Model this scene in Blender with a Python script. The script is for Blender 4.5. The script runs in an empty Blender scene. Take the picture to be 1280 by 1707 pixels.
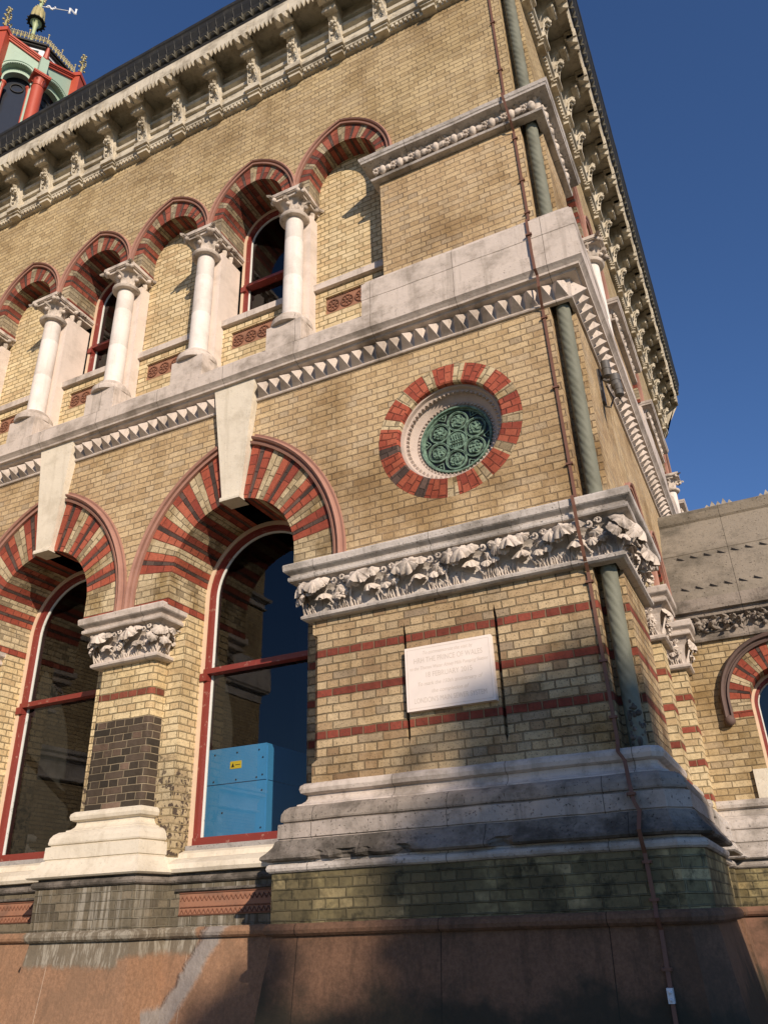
import bpy, bmesh, math, random
from mathutils import Vector, Matrix
from mathutils import noise as mnoise
from mathutils.geometry import delaunay_2d_cdt
R = math.radians
PI = math.pi
sc = bpy.context.scene
COL = sc.collection
random.seed(7)

# ------------------------------------------------------------------ camera
cam = bpy.data.cameras.new('camera')
cam_o = bpy.data.objects.new('camera', cam)
COL.objects.link(cam_o)
YAW, PITCH, ROLL, FPX = 0.437086109, 0.473324720, 0.0366663833, 1327.88
cy, sy, cp, sp = math.cos(YAW), math.sin(YAW), math.cos(PITCH), math.sin(PITCH)
fw = Vector((-sy*cp, cy*cp, sp)); rt = Vector((cy, sy, 0)); dn = fw.cross(rt)
cr, sr = math.cos(ROLL), math.sin(ROLL)
r2 = cr*rt + sr*dn; d2 = -sr*rt + cr*dn
M = Matrix((( r2.x, -d2.x, -fw.x, 0), (r2.y, -d2.y, -fw.y, 0), (r2.z, -d2.z, -fw.z, 1.6), (0, 0, 0, 1)))
cam_o.matrix_world = M
cam.sensor_fit = 'VERTICAL'; cam.sensor_height = 36.0
cam.lens = FPX/1707*36.0
cam.clip_start = 0.05; cam.clip_end = 3000
sc.camera = cam_o

# ------------------------------------------------------------------ world and sun
SUN = Vector((1.04, -1.0, 0.60)).normalized()
elev = math.asin(SUN.z)
w = bpy.data.worlds.new('World'); sc.world = w; w.use_nodes = True
nt = w.node_tree; bg = nt.nodes['Background']
sky = nt.nodes.new('ShaderNodeTexSky'); sky.sky_type = 'NISHITA'; sky.sun_disc = False
sky.sun_elevation = elev; sky.sun_rotation = math.atan2(SUN.x, SUN.y)
sky.air_density = 1.0; sky.dust_density = 0.0; sky.ozone_density = 6.0; sky.altitude = 100
tint = nt.nodes.new('ShaderNodeMix'); tint.data_type = 'RGBA'; tint.blend_type = 'MULTIPLY'; tint.inputs[0].default_value = 1.0
tint.inputs[7].default_value = (1.10, 1.14, 1.28, 1)
nt.links.new(sky.outputs[0], tint.inputs[6]); nt.links.new(tint.outputs[2], bg.inputs[0]); bg.inputs[1].default_value = 0.088
sun = bpy.data.lights.new('sun', 'SUN'); sun.energy = 5.0; sun.angle = R(0.53); sun.color = (1.0, 0.84, 0.68)
sun_o = bpy.data.objects.new('sun', sun); COL.objects.link(sun_o)
sun_o.rotation_euler = SUN.to_track_quat('Z', 'Y').to_euler()
sc.view_settings.view_transform = 'Standard'; sc.view_settings.look = 'None'
sc.view_settings.exposure = 0.17; sc.view_settings.gamma = 1.0

# ------------------------------------------------------------------ node helpers
class NT:
    def __init__(s, tree): s.t = tree; s.n = tree.nodes; s.l = tree.links
    def new(s, typ, **kw):
        n = s.n.new(typ)
        for k, v in kw.items(): setattr(n, k, v)
        return n
    def put(s, inp, v):
        if isinstance(v, (int, float)): inp.default_value = v
        elif isinstance(v, (tuple, list)): inp.default_value = tuple(v) if len(v) != 3 or inp.type != 'RGBA' else (*v, 1)
        elif v is not None: s.l.new(v, inp)
    def m(s, op, a, b=None, c=None, clamp=False):
        n = s.n.new('ShaderNodeMath'); n.operation = op; n.use_clamp = clamp
        s.put(n.inputs[0], a); s.put(n.inputs[1], b)
        if c is not None: s.put(n.inputs[2], c)
        return n.outputs[0]
    def ss(s, v, a, b):
        n = s.n.new('ShaderNodeMapRange'); n.interpolation_type = 'SMOOTHSTEP'
        s.put(n.inputs[0], v); n.inputs[1].default_value = a; n.inputs[2].default_value = b
        return n.outputs[0]
    def mix(s, f, a, b):
        n = s.n.new('ShaderNodeMix'); n.data_type = 'RGBA'
        s.put(n.inputs[0], f); s.put(n.inputs[6], a); s.put(n.inputs[7], b)
        return n.outputs[2]
    def mul(s, a, b, f=1.0):
        n = s.n.new('ShaderNodeMix'); n.data_type = 'RGBA'; n.blend_type = 'MULTIPLY'
        s.put(n.inputs[0], f); s.put(n.inputs[6], a); s.put(n.inputs[7], b)
        return n.outputs[2]
    def noise(s, vec, scale, detail=3, rough=.6, out=0):
        n = s.n.new('ShaderNodeTexNoise'); s.put(n.inputs['Vector'], vec)
        n.inputs['Scale'].default_value = scale; n.inputs['Detail'].default_value = detail; n.inputs['Roughness'].default_value = rough
        return n.outputs[out]
    def scale(s, vec, v):
        n = s.n.new('ShaderNodeVectorMath'); n.operation = 'MULTIPLY'; s.put(n.inputs[0], vec); n.inputs[1].default_value = v
        return n.outputs[0]
    def pos(s): return s.n.new('ShaderNodeNewGeometry').outputs['Position']
    def uv(s): return s.n.new('ShaderNodeUVMap').outputs[0]
    def ramp(s, f, stops, const=False):
        n = s.n.new('ShaderNodeValToRGB'); cr = n.color_ramp
        if const: cr.interpolation = 'CONSTANT'
        while len(cr.elements) < len(stops): cr.elements.new(.5)
        for e, (p, c) in zip(cr.elements, stops): e.position = p; e.color = (*c, 1)
        s.put(n.inputs[0], f); return n.outputs[0]

def mat(name, rough=.85, metal=0, spec=.3):
    m = bpy.data.materials.new(name); m.use_nodes = True
    k = NT(m.node_tree); b = m.node_tree.nodes['Principled BSDF']
    b.inputs['Roughness'].default_value = rough; b.inputs['Metallic'].default_value = metal
    b.inputs['Specular IOR Level'].default_value = spec
    return m, k, b
def bump(k, b, h, dist, strength=1.0):
    n = k.new('ShaderNodeBump'); n.inputs['Distance'].default_value = dist; n.inputs['Strength'].default_value = strength
    k.put(n.inputs['Height'], h); k.l.new(n.outputs[0], b.inputs['Normal'])

# brick pattern group: English bond, coordinates in metres
CH = 0.0717; BO = 0.024
g = bpy.data.node_groups.new('brick_pattern', 'ShaderNodeTree')
g.interface.new_socket('UV', in_out='INPUT', socket_type='NodeSocketVector')
for nme in ('Mortar', 'Rand', 'Rand2', 'Row'): g.interface.new_socket(nme, in_out='OUTPUT', socket_type='NodeSocketFloat')
k = NT(g); gi = k.new('NodeGroupInput'); go = k.new('NodeGroupOutput')
wob = k.noise(gi.outputs[0], 7.0, 2, .5, 1)
wv = k.new('ShaderNodeVectorMath'); wv.operation = 'MULTIPLY_ADD'; k.l.new(wob, wv.inputs[0]); wv.inputs[1].default_value = (.016, .013, 0); k.l.new(gi.outputs[0], wv.inputs[2])
sx = k.new('ShaderNodeSeparateXYZ'); k.l.new(wv.outputs[0], sx.inputs[0])
u, v = sx.outputs[0], sx.outputs[1]
vr = k.m('DIVIDE', k.m('ADD', v, BO), CH)
row = k.m('FLOOR', vr); fy = k.m('FRACT', vr)
par = k.m('FLOORED_MODULO', row, 2.0)
wd = k.m('MULTIPLY_ADD', par, 0.1175, 0.1175)
uu = k.m('DIVIDE', k.m('MULTIPLY_ADD', par, 0.05875, u), wd)
cell = k.m('FLOOR', uu); fx = k.m('FRACT', uu)
dx = k.m('MULTIPLY', k.m('MINIMUM', fx, k.m('SUBTRACT', 1.0, fx)), wd)
dy = k.m('MULTIPLY', k.m('MINIMUM', fy, k.m('SUBTRACT', 1.0, fy)), CH)
dd = k.m('MINIMUM', dx, dy)
k.l.new(k.m('SUBTRACT', 1.0, k.ss(dd, .0032, .0075)), go.inputs[0])
cv = k.new('ShaderNodeCombineXYZ'); k.l.new(cell, cv.inputs[0]); k.l.new(row, cv.inputs[1])
wn = k.new('ShaderNodeTexWhiteNoise'); k.l.new(cv.outputs[0], wn.inputs['Vector'])
k.l.new(wn.outputs['Value'], go.inputs[1])
sc2 = k.new('ShaderNodeSeparateColor'); k.l.new(wn.outputs['Color'], sc2.inputs[0]); k.l.new(sc2.outputs[1], go.inputs[2])
k.l.new(row, go.inputs[3])

def brick_mat(name, stops, mortar, red_rows=(), grime=.5, moss_shade=0, pits=.5, joint=None, red=(.33, .085, .055), contrast=1.0, dirt_col=(.10, .085, .06), gscale=1.1, streaks=False, tone=.8, pitzone=None):
    m, k, b = mat(name, .9)
    uv = k.uv(); p = k.pos()
    gn = k.new('ShaderNodeGroup'); gn.node_tree = g; k.l.new(uv, gn.inputs[0])
    MO, RA, RB, RW = gn.outputs
    col = k.ramp(RA, stops)
    n1 = k.noise(p, 22, 4, .7)
    col = k.mul(col, k.ramp(n1, [(.25, (.62, .60, .55)), (.5, (1, 1, 1)), (.8, (1.15, 1.12, 1.05))]), .9)
    if red_rows:
        acc = None
        for r in red_rows:
            c = k.m('COMPARE', RW, float(r), .1)
            acc = c if acc is None else k.m('MAXIMUM', acc, c)
        rc = k.mix(RB, red, tuple(x*.62 for x in red))
        rc = k.mul(rc, k.ramp(n1, [(.3, (.75, .7, .7)), (.6, (1.05, 1.05, 1.05))]))
        col = k.mix(acc, col, rc)
    # pitting: small dark specks
    pit = k.noise(p, 70, 2, .8)
    col = k.mix(k.m('MULTIPLY', k.ss(pit, .56, .68), pits), col, tuple(c*.6 for c in dirt_col))
    if pitzone:
        sz = k.new('ShaderNodeSeparateXYZ'); k.l.new(p, sz.inputs[0])
        zm = k.m('SUBTRACT', 1.0, k.ss(k.m('ADD', sz.outputs[2], k.m('MULTIPLY', k.noise(p, 4, 2), .5)), pitzone-.25, pitzone+.15))
        col = k.mix(k.m('MULTIPLY', zm, .55), col, (.20, .165, .115))
        hp = k.ss(k.noise(p, 17, 3, .6), .50, .57)
        col = k.mix(k.m('MULTIPLY', zm, hp), col, (.075, .055, .04))
    mcol = k.mix(k.ss(k.noise(p, 3.2, 2), .4, .65), mortar, tuple(c*.62 for c in mortar))
    col = k.mix(k.m('MULTIPLY', MO, .85), col, mcol)
    big = k.noise(k.scale(p, (1, 1, 1.4)), .55, 3, .6)
    col = k.mul(col, k.ramp(big, [(.30, (.74, .70, .66)), (.48, (.95, .93, .92)), (.62, (1.06, 1.05, 1.02)), (.75, (.90, .90, .88))]), tone)
    stv = k.noise(k.scale(p, (1, 1, .06)), 4.5, 4, .7)
    col = k.mul(col, k.ramp(stv, [(.30, (.80, .78, .74)), (.5, (1, 1, 1))]), tone)
    gr = k.m('MULTIPLY', k.ss(k.noise(k.scale(p, (1, 1, .8)), gscale, 5, .62), .45, .70), grime)
    col = k.mul(col, k.mix(gr, (1, 1, 1), tuple(min(1, c*5.0) for c in dirt_col)))
    if streaks:
        s1 = k.noise(k.scale(p, (1, 1, .05)), 13, 4, .75); s2 = k.noise(k.scale(p, (1, 1, .25)), 2.6, 2)
        col = k.mix(k.m('MULTIPLY', k.m('MULTIPLY', k.ss(s1, .48, .60), k.ss(s2, .40, .62)), .55), col, (.44, .41, .34))
    if moss_shade:  # moss layers, their colours deepened to stand for shade as well
        gm = k.m('MULTIPLY', k.ss(k.noise(p, 2.3, 4, .65), .36, .56), moss_shade)
        col = k.mix(gm, col, (.075, .062, .034))
        gd = k.m('MULTIPLY', k.ss(k.noise(p, 5.1, 4, .7), .50, .66), moss_shade)
        col = k.mix(gd, col, (.028, .026, .015))
    k.l.new(col, b.inputs['Base Color'])
    h = k.m('ADD', k.m('MULTIPLY', MO, -1.0), k.m('MULTIPLY', n1, .45))
    h = k.m('ADD', h, k.m('MULTIPLY', RB, .35))
    bump(k, b, h, .013, 1.0)
    return m

YEL = [(0, (.40, .285, .155)), (.12, (.46, .335, .19)), (.45, (.515, .385, .22)), (.75, (.56, .43, .255)), (.95, (.47, .37, .24)), (1, (.38, .295, .19))]
PALE = [(0, (.52, .39, .22)), (.3, (.62, .49, .28)), (.8, (.70, .58, .36)), (1, (.54, .43, .26))]
M_BR = brick_mat('stock_brick', YEL, (.40, .295, .185), grime=.75, pits=.8)
M_BRL = brick_mat('stock_brick_banded', [(0, (.28, .19, .11)), (.15, (.38, .27, .155)), (.45, (.46, .345, .20)), (.75, (.53, .415, .255)), (.93, (.41, .32, .20)), (1, (.30, .235, .16))], (.24, .185, .11), red_rows=(52, 47, 42), grime=.95, pits=1.0, red=(.27, .065, .042), gscale=1.6, tone=1.0)
M_BR1 = brick_mat('stock_brick_one_band', PALE, (.32, .25, .14), red_rows=(52,), grime=.6, pits=.7, red=(.27, .08, .05))
M_JAMB = brick_mat('pitted_jamb_brick', PALE, (.32, .25, .14), grime=.5, pits=.6, pitzone=3.35)
M_PALE = brick_mat('clean_stock_brick', PALE, (.34, .265, .13), grime=.2, pits=.15)
M_BRU = brick_mat('upper_stock_brick', [(0, (.37, .275, .15)), (.3, (.45, .345, .19)), (.7, (.52, .41, .235)), (1, (.41, .32, .19))], (.36, .27, .16), grime=.5, pits=.4)
M_MOSS_SHADE = brick_mat('mossy_shaded_brick', [(0, (.18, .155, .08)), (.5, (.36, .31, .16)), (1, (.45, .38, .21))], (.24, .22, .13), grime=.7, moss_shade=.75, pits=.4)  # moss on brick, with shade of the low wall put into the colour
M_STAIN = brick_mat('stained_brick', [(0, (.10, .085, .06)), (.5, (.155, .135, .095)), (1, (.20, .17, .12))], (.20, .18, .13), grime=.5, pits=.4, streaks=True)
M_STAIN2 = None
M_BLK = brick_mat('engineering_brick', [(0, (.030, .025, .019)), (.5, (.058, .044, .032)), (.82, (.085, .062, .046)), (.95, (.12, .08, .058)), (1, (.22, .15, .11))], (.34, .275, .185), grime=.2, pits=.3)
M_VR = brick_mat('red_gauged_brick', [(0, (.25, .052, .034)), (.5, (.36, .085, .048)), (1, (.42, .12, .07))], (.28, .075, .048), grime=.6, pits=.5)
M_VRU = brick_mat('upper_red_gauged_brick', [(0, (.17, .045, .032)), (.5, (.26, .066, .042)), (1, (.33, .10, .065))], (.22, .075, .05), grime=.9, pits=.7, gscale=3.0)
M_VCU = brick_mat('upper_grey_voussoir_brick', [(0, (.22, .18, .125)), (.5, (.36, .30, .20)), (1, (.46, .38, .25))], (.26, .21, .14), grime=1.0, pits=.9, gscale=3.0)
M_VC = brick_mat('cream_voussoir_brick', [(0, (.30, .24, .15)), (.4, (.50, .41, .26)), (1, (.60, .50, .32))], (.33, .26, .165), grime=1.0, pits=.8, gscale=2.6)
M_VK = brick_mat('black_voussoir_brick', [(0, (.05, .035, .03)), (1, (.13, .085, .07))], (.085, .06, .05), grime=.3, pits=.4)
M_WING = brick_mat('wing_stock_brick', [(0, (.36, .27, .14)), (.4, (.50, .39, .22)), (.8, (.60, .49, .30)), (1, (.38, .30, .19))], (.34, .26, .15), grime=.8, pits=.7)
M_WINGR = brick_mat('wing_banded_brick', PALE, (.34, .27, .15), red_rows=(52, 47, 42, 37), grime=.4, pits=.4)

def stone_mat(name, base, dark, amt=.5, scale=1.6, streak=.0, pits=.3, joints=0.0, rough=.85, bd=.006, spots=None, thr=(.45, .68)):
    m, k, b = mat(name, rough)
    p = k.pos()
    col = k.mix(k.noise(p, 9, 4, .65), base, tuple(c*.84 for c in base))
    n = k.noise(k.scale(p, (1, 1, 1.3)), scale, 6, .68)
    col = k.mix(k.m('MULTIPLY', k.ss(n, *thr), amt), col, dark)
    if streak:
        s1 = k.noise(k.scale(p, (1, 1, .08)), 9, 4, .7)
        col = k.mix(k.m('MULTIPLY', k.ss(s1, .5, .68), streak), col, dark)
    pt = k.noise(p, 48, 2, .85)
    pm = k.m('MULTIPLY', k.ss(pt, .62, .70), pits)
    col = k.mix(pm, col, tuple(c*.4 for c in dark))
    if spots: col = k.mix(k.ss(k.noise(p, spots[1], 4, .7), spots[2], spots[2]+.08), col, spots[0])
    h = k.m('MULTIPLY', k.noise(p, 30, 4, .7), .6)
    h = k.m('SUBTRACT', h, k.m('MULTIPLY', pm, 1.0))
    if joints:
        sxx = k.new('ShaderNodeSeparateXYZ'); k.l.new(k.uv(), sxx.inputs[0])
        f = k.m('FRACT', k.m('DIVIDE', sxx.outputs[0], joints))
        j = k.m('MULTIPLY', k.m('LESS_THAN', f, .007/joints), .7)
        col = k.mix(j, col, tuple(c*.4 for c in dark)); h = k.m('SUBTRACT', h, j)
    k.l.new(col, b.inputs['Base Color']); bump(k, b, h, bd, .8)
    return m
M_ST = stone_mat('portland_stone', (.61, .53, .46), (.24, .20, .16), .8, 1.9, .4, .4, .93)
M_STC = stone_mat('painted_cream_stone', (.74, .67, .54), (.44, .38, .28), .5, 2.2, .35, .3)
M_STW = stone_mat('weathered_stone', (.55, .50, .45), (.16, .14, .115), .75, 1.5, .35, .7, 1.15, bd=.012)
M_STK = stone_mat('blackened_shaded_stone', (.27, .235, .20), (.06, .052, .042), .95, 1.6, .5, .8, 1.0, bd=.012, thr=(.36, .58))  # sooty tone, with extra shade put into the stone colour
M_FACE = stone_mat('grey_face_stone', (.44, .38, .33), (.16, .14, .115), .75, 2.0, .5, .8, 1.15, bd=.012)
M_SHOU = stone_mat('dirty_shaded_shoulder_stone', (.31, .265, .22), (.10, .085, .068), .9, 2.6, .5, .9, 1.15, bd=.012)  # dirt tone taken darker, so the colour also carries shade on the base
M_RING = stone_mat('pinkish_ring_stone', (.52, .43, .365), (.30, .25, .20), .5, 3.0, .1, .15)
M_COL = stone_mat('white_column_stone', (.76, .70, .64), (.48, .41, .35), .45, 2.0, .3, .2)
M_PIL = stone_mat('pinkish_pilaster_stone', (.72, .62, .54), (.42, .36, .30), .5, 2.2, .1, .15)
M_CAR = stone_mat('carved_stone', (.62, .54, .46), (.15, .125, .10), .8, 5.0, 0, .2, 0, .85, .008)
M_CARB = stone_mat('buff_carved_stone', (.52, .47, .36), (.16, .14, .105), .7, 4.0, .2, .3, 0, .85, .008)
M_COR = stone_mat('cornice_stone', (.62, .56, .44), (.22, .185, .13), .75, 2.4, .5, .25)
M_RED = stone_mat('red_sandstone', (.33, .19, .12), (.19, .11, .07), .5, 1.3, .15, .15, 0, .9, .004)
M_REDG = stone_mat('grimy_red_sandstone', (.24, .13, .085), (.04, .032, .02), .9, 1.0, .25, .2, 1.9, .9, .004, thr=(.40, .62))
M_SLOPE = stone_mat('lichened_slope_stone', (.42, .38, .31), (.13, .115, .09), .8, 3.0, .3, .7, 0, .9, .012, thr=(.36, .6))
M_ROOF = stone_mat('pitted_roof_stone', (.27, .235, .185), (.10, .088, .068), .95, .9, .35, 1.0, 1.3, .9, .012)
def red_base(name, base, dark, left):
    m, k, b = mat(name, .92)
    p = k.pos(); sx_ = k.new('ShaderNodeSeparateXYZ'); k.l.new(p, sx_.inputs[0]); X, Y, Z = sx_.outputs
    col = k.mix(k.ss(k.noise(p, 34, 5, .8), .35, .65), base, tuple(c*.68 for c in base))
    col = k.mix(k.m('MULTIPLY', k.ss(k.noise(p, 1.5, 6, .7), .44, .64), .6), col, dark)
    s1 = k.noise(k.scale(p, (1, 1, .10)), 8, 4, .7); col = k.mix(k.m('MULTIPLY', k.ss(s1, .52, .66), .35), col, tuple(c*.7 for c in dark))
    wb = k.m('MULTIPLY', k.m('SUBTRACT', k.noise(p, 5, 4, .7), .5), .16)
    h = k.m('ADD', k.m('MULTIPLY', k.noise(p, 26, 5, .75), 1.0), k.m('MULTIPLY', k.noise(p, 5, 4, .7), 2.2))
    j = k.m('LESS_THAN', k.m('FRACT', k.m('DIVIDE', k.m('ADD', X, .37 if left else .07), 1.16)), .006)
    if left:
        j = k.m('MULTIPLY', j, .5); col = k.mix(j, col, (.55, .45, .35))
        # worn render below the pier, pale lime runs over it
        def band(v, a, b_, f=.03): return k.m('MULTIPLY', k.ss(v, a-f, a+f), k.m('SUBTRACT', 1.0, k.ss(v, b_-f, b_+f)))
        xx = k.m('ADD', X, wb); zz = k.m('ADD', Z, k.m('MULTIPLY', wb, .8))
        m1 = k.m('MULTIPLY', k.m('MULTIPLY', band(xx, -6.46, -5.36), band(zz, 1.335, 1.70)), k.m('LESS_THAN', Y, 6.0))
        m1b = k.m('MULTIPLY', band(xx, -5.42, -4.90), band(zz, 1.40, 1.70))
        m1 = k.m('MAXIMUM', m1, m1b)
        col = k.mix(k.m('MULTIPLY', m1, .92), col, k.mix(k.noise(p, 9, 4), (.19, .165, .12), (.11, .095, .07)))
        ls = k.ss(k.noise(k.scale(p, (1, 1, .07)), 15, 4, .8), .47, .60)
        col = k.mix(k.m('MULTIPLY', k.m('MULTIPLY', m1, ls), .55), col, (.42, .39, .32))
        # grey mortar repair running diagonally across the bay
        ctr = k.m('ADD', k.m('MULTIPLY', k.m('SUBTRACT', Z, 1.5), .68), -4.765)
        dm = k.m('ABSOLUTE', k.m('SUBTRACT', k.m('ADD', X, wb), ctr))
        m2 = k.m('MULTIPLY', k.m('SUBTRACT', 1.0, k.ss(dm, .065, .135)), k.m('MULTIPLY', k.m('GREATER_THAN', Y, 6.05), k.m('GREATER_THAN', X, -5.24)))
        col = k.mix(m2, col, k.mix(k.noise(p, 18, 4), (.30, .27, .245), (.19, .165, .145)))
        h = k.m('ADD', h, k.m('MULTIPLY', m2, k.m('ADD', 2.0, k.m('MULTIPLY', k.noise(p, 9, 4), 4.0)))); h = k.m('ADD', h, m1)
    else:
        col = k.mix(k.m('MULTIPLY', j, .8), col, tuple(c*.3 for c in dark))
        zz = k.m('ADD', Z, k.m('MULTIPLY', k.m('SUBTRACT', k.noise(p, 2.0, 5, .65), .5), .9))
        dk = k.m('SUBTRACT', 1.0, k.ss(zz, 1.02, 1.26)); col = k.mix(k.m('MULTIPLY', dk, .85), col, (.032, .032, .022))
        h = k.m('SUBTRACT', h, j)
    k.l.new(col, b.inputs['Base Color']); bump(k, b, h, .005, .9)
    return m
M_REDL = red_base('worn_red_sandstone', (.33, .19, .112), (.19, .12, .075), True)
M_REDR = red_base('sooty_shaded_red_sandstone', (.20, .110, .066), (.06, .042, .028), False)  # darker copy of the left-hand stone: stains, and shade put into the colour
M_HOOD = stone_mat('terracotta_moulding', (.36, .19, .14), (.20, .10, .075), .4, 3.0, .2, .1, 0, .75, .002)
M_HOODD = stone_mat('dark_terracotta_moulding', (.13, .085, .07), (.05, .04, .035), .5, 3.0, 0, .1, 0, .75, .003)
M_TERR = stone_mat('orange_terracotta', (.34, .165, .10), (.17, .10, .07), .7, 5, 0, .1, 0, .8, .003)
M_TERRD = stone_mat('dark_terracotta', (.20, .085, .05), (.10, .05, .03), .4, 5, 0, .1)
M_CEM = stone_mat('cement_render', (.27, .24, .19), (.15, .13, .10), .6, 2.2, .0, .2, 0, .95, .006, )
M_LIME = stone_mat('lime_bloom', (.19, .165, .125), (.50, .47, .40), .0, 3.0, .9, .1, 0, .95, .003, thr=(.35, .6))
M_MORT = stone_mat('grey_mortar', (.36, .34, .32), (.20, .18, .16), .6, 6, 0, .5, 0, .95, .02)
M_SPIR = stone_mat('green_grey_stone', (.175, .18, .135), (.10, .10, .07), .6, 2.5, .2, .1, 0, .7, .003)
M_SLATE = stone_mat('slate', (.10, .10, .11), (.05, .05, .05), .5, 2, 0, .1)
M_GRND = stone_mat('ground_gravel', (.13, .125, .08), (.07, .07, .045), .6, .8, 0, .5)
M_IRON = stone_mat('black_iron', (.022, .021, .018), (.055, .05, .036), .5, 6, .1, .1, 0, .6, .003)
M_LICH = stone_mat('lichened_iron', (.13, .12, .09), (.06, .055, .04), .5, 8, 0, .1)
def paint(name, c, rough=.45, chip=None, amt=.5, metal=0):
    m, k, b = mat(name, rough, metal, .5)
    p = k.pos(); col = k.mix(k.noise(p, 6, 3), c, tuple(x*.8 for x in c))
    if chip: col = k.mix(k.m('MULTIPLY', k.ss(k.noise(p, 14, 5, .75), .60, .64), amt), col, chip)
    k.l.new(col, b.inputs['Base Color']); bump(k, b, k.noise(p, 60, 3), .001, .5)
    return m
M_FR = paint('red_frame_paint', (.22, .034, .024), .5, (.42, .27, .20), .5)
M_FC = paint('cream_frame_paint', (.72, .54, .38), .6)
M_FW = paint('white_bead_paint', (.55, .56, .52), .5, (.2, .2, .18), .7)
M_COPTAPE = paint('brown_conductor_tape', (.17, .075, .045), .6, (.09, .045, .03), .5)
M_BLUE = paint('blue_cabinet_paint', (.06, .27, .55), .45)
M_YELP = paint('yellow_label', (.72, .50, .03), .5)
M_BLACK = paint('black_print', (.01, .01, .01), .5)
M_PLAQ = paint('plaque_stone', (.86, .76, .68), .6)
M_LETT = paint('cut_lettering', (.66, .57, .49), .8)
M_MINT = paint('mint_paint', (.34, .46, .35), .5)
M_LRED = paint('lantern_red_paint', (.45, .075, .035), .5)
M_GOLD = paint('gilded_iron', (.42, .36, .16), .45, (.10, .13, .08), .8)
M_POLE = paint('pale_green_paint', (.42, .50, .26), .5)
M_WHITE = paint('white_paint', (.72, .74, .76), .5)
M_GREYM = paint('dark_grey_fitting', (.09, .085, .08), .6)
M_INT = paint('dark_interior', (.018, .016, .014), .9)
M_DARKGL = paint('dark_lantern_glass', (.035, .04, .05), .15)
def copper():
    m, k, b = mat('verdigris_copper', .6)
    p = k.pos(); n = k.noise(p, 25, 4, .7)
    col = k.ramp(n, [(.3, (.035, .055, .042)), (.5, (.13, .21, .155)), (.75, (.25, .37, .28))])
    k.l.new(col, b.inputs['Base Color']); bump(k, b, n, .004, .6)
    return m
M_COP = copper()
def glass():
    m = bpy.data.materials.new('window_glass'); m.use_nodes = True; t = m.node_tree; t.nodes.clear(); k = NT(t)
    o = k.new('ShaderNodeOutputMaterial'); mx = k.new('ShaderNodeMixShader'); gl = k.new('ShaderNodeBsdfGlossy'); tr = k.new('ShaderNodeBsdfTransparent')
    ge = k.new('ShaderNodeNewGeometry'); dt = k.new('ShaderNodeVectorMath'); dt.operation = 'DOT_PRODUCT'
    k.l.new(ge.outputs['Incoming'], dt.inputs[0]); k.l.new(ge.outputs['Normal'], dt.inputs[1])
    cs = k.m('ABSOLUTE', dt.outputs['Value']); f5 = k.m('POWER', k.m('SUBTRACT', 1.0, cs), 5.0)
    dst = k.m('MULTIPLY', k.ss(k.noise(k.pos(), 3.0, 5, .7), .35, .8), .03)
    f = k.m('ADD', k.m('MULTIPLY_ADD', f5, 1.3, .052), 0.0, clamp=True)
    gl.inputs['Roughness'].default_value = .0; gl.inputs['Color'].default_value = (1, 1, 1, 1); tr.inputs['Color'].default_value = (.80, .84, .82, 1)
    bp = k.new('ShaderNodeBump'); bp.inputs['Distance'].default_value = .004; bp.inputs['Strength'].default_value = .12
    k.l.new(k.noise(k.pos(), 1.6, 1, .4), bp.inputs['Height']); k.l.new(bp.outputs[0], gl.inputs['Normal'])
    k.l.new(f, mx.inputs[0]); k.l.new(tr.outputs[0], mx.inputs[1]); k.l.new(gl.outputs[0], mx.inputs[2]); k.l.new(mx.outputs[0], o.inputs[0])
    return m
M_GL = glass()

# ------------------------------------------------------------------ frames: local (s along wall, e outward, z)
X0, Y0 = -0.796, 6.0
def F(s, e, z): return Vector((s, Y0-e, z))
def S(s, e, z): return Vector((X0+e, s, z))
WY = 9.9
def Wf(s, e, z): return Vector((s, WY-e, z))
def ID(x, y, z): return Vector((x, y, z))

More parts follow.
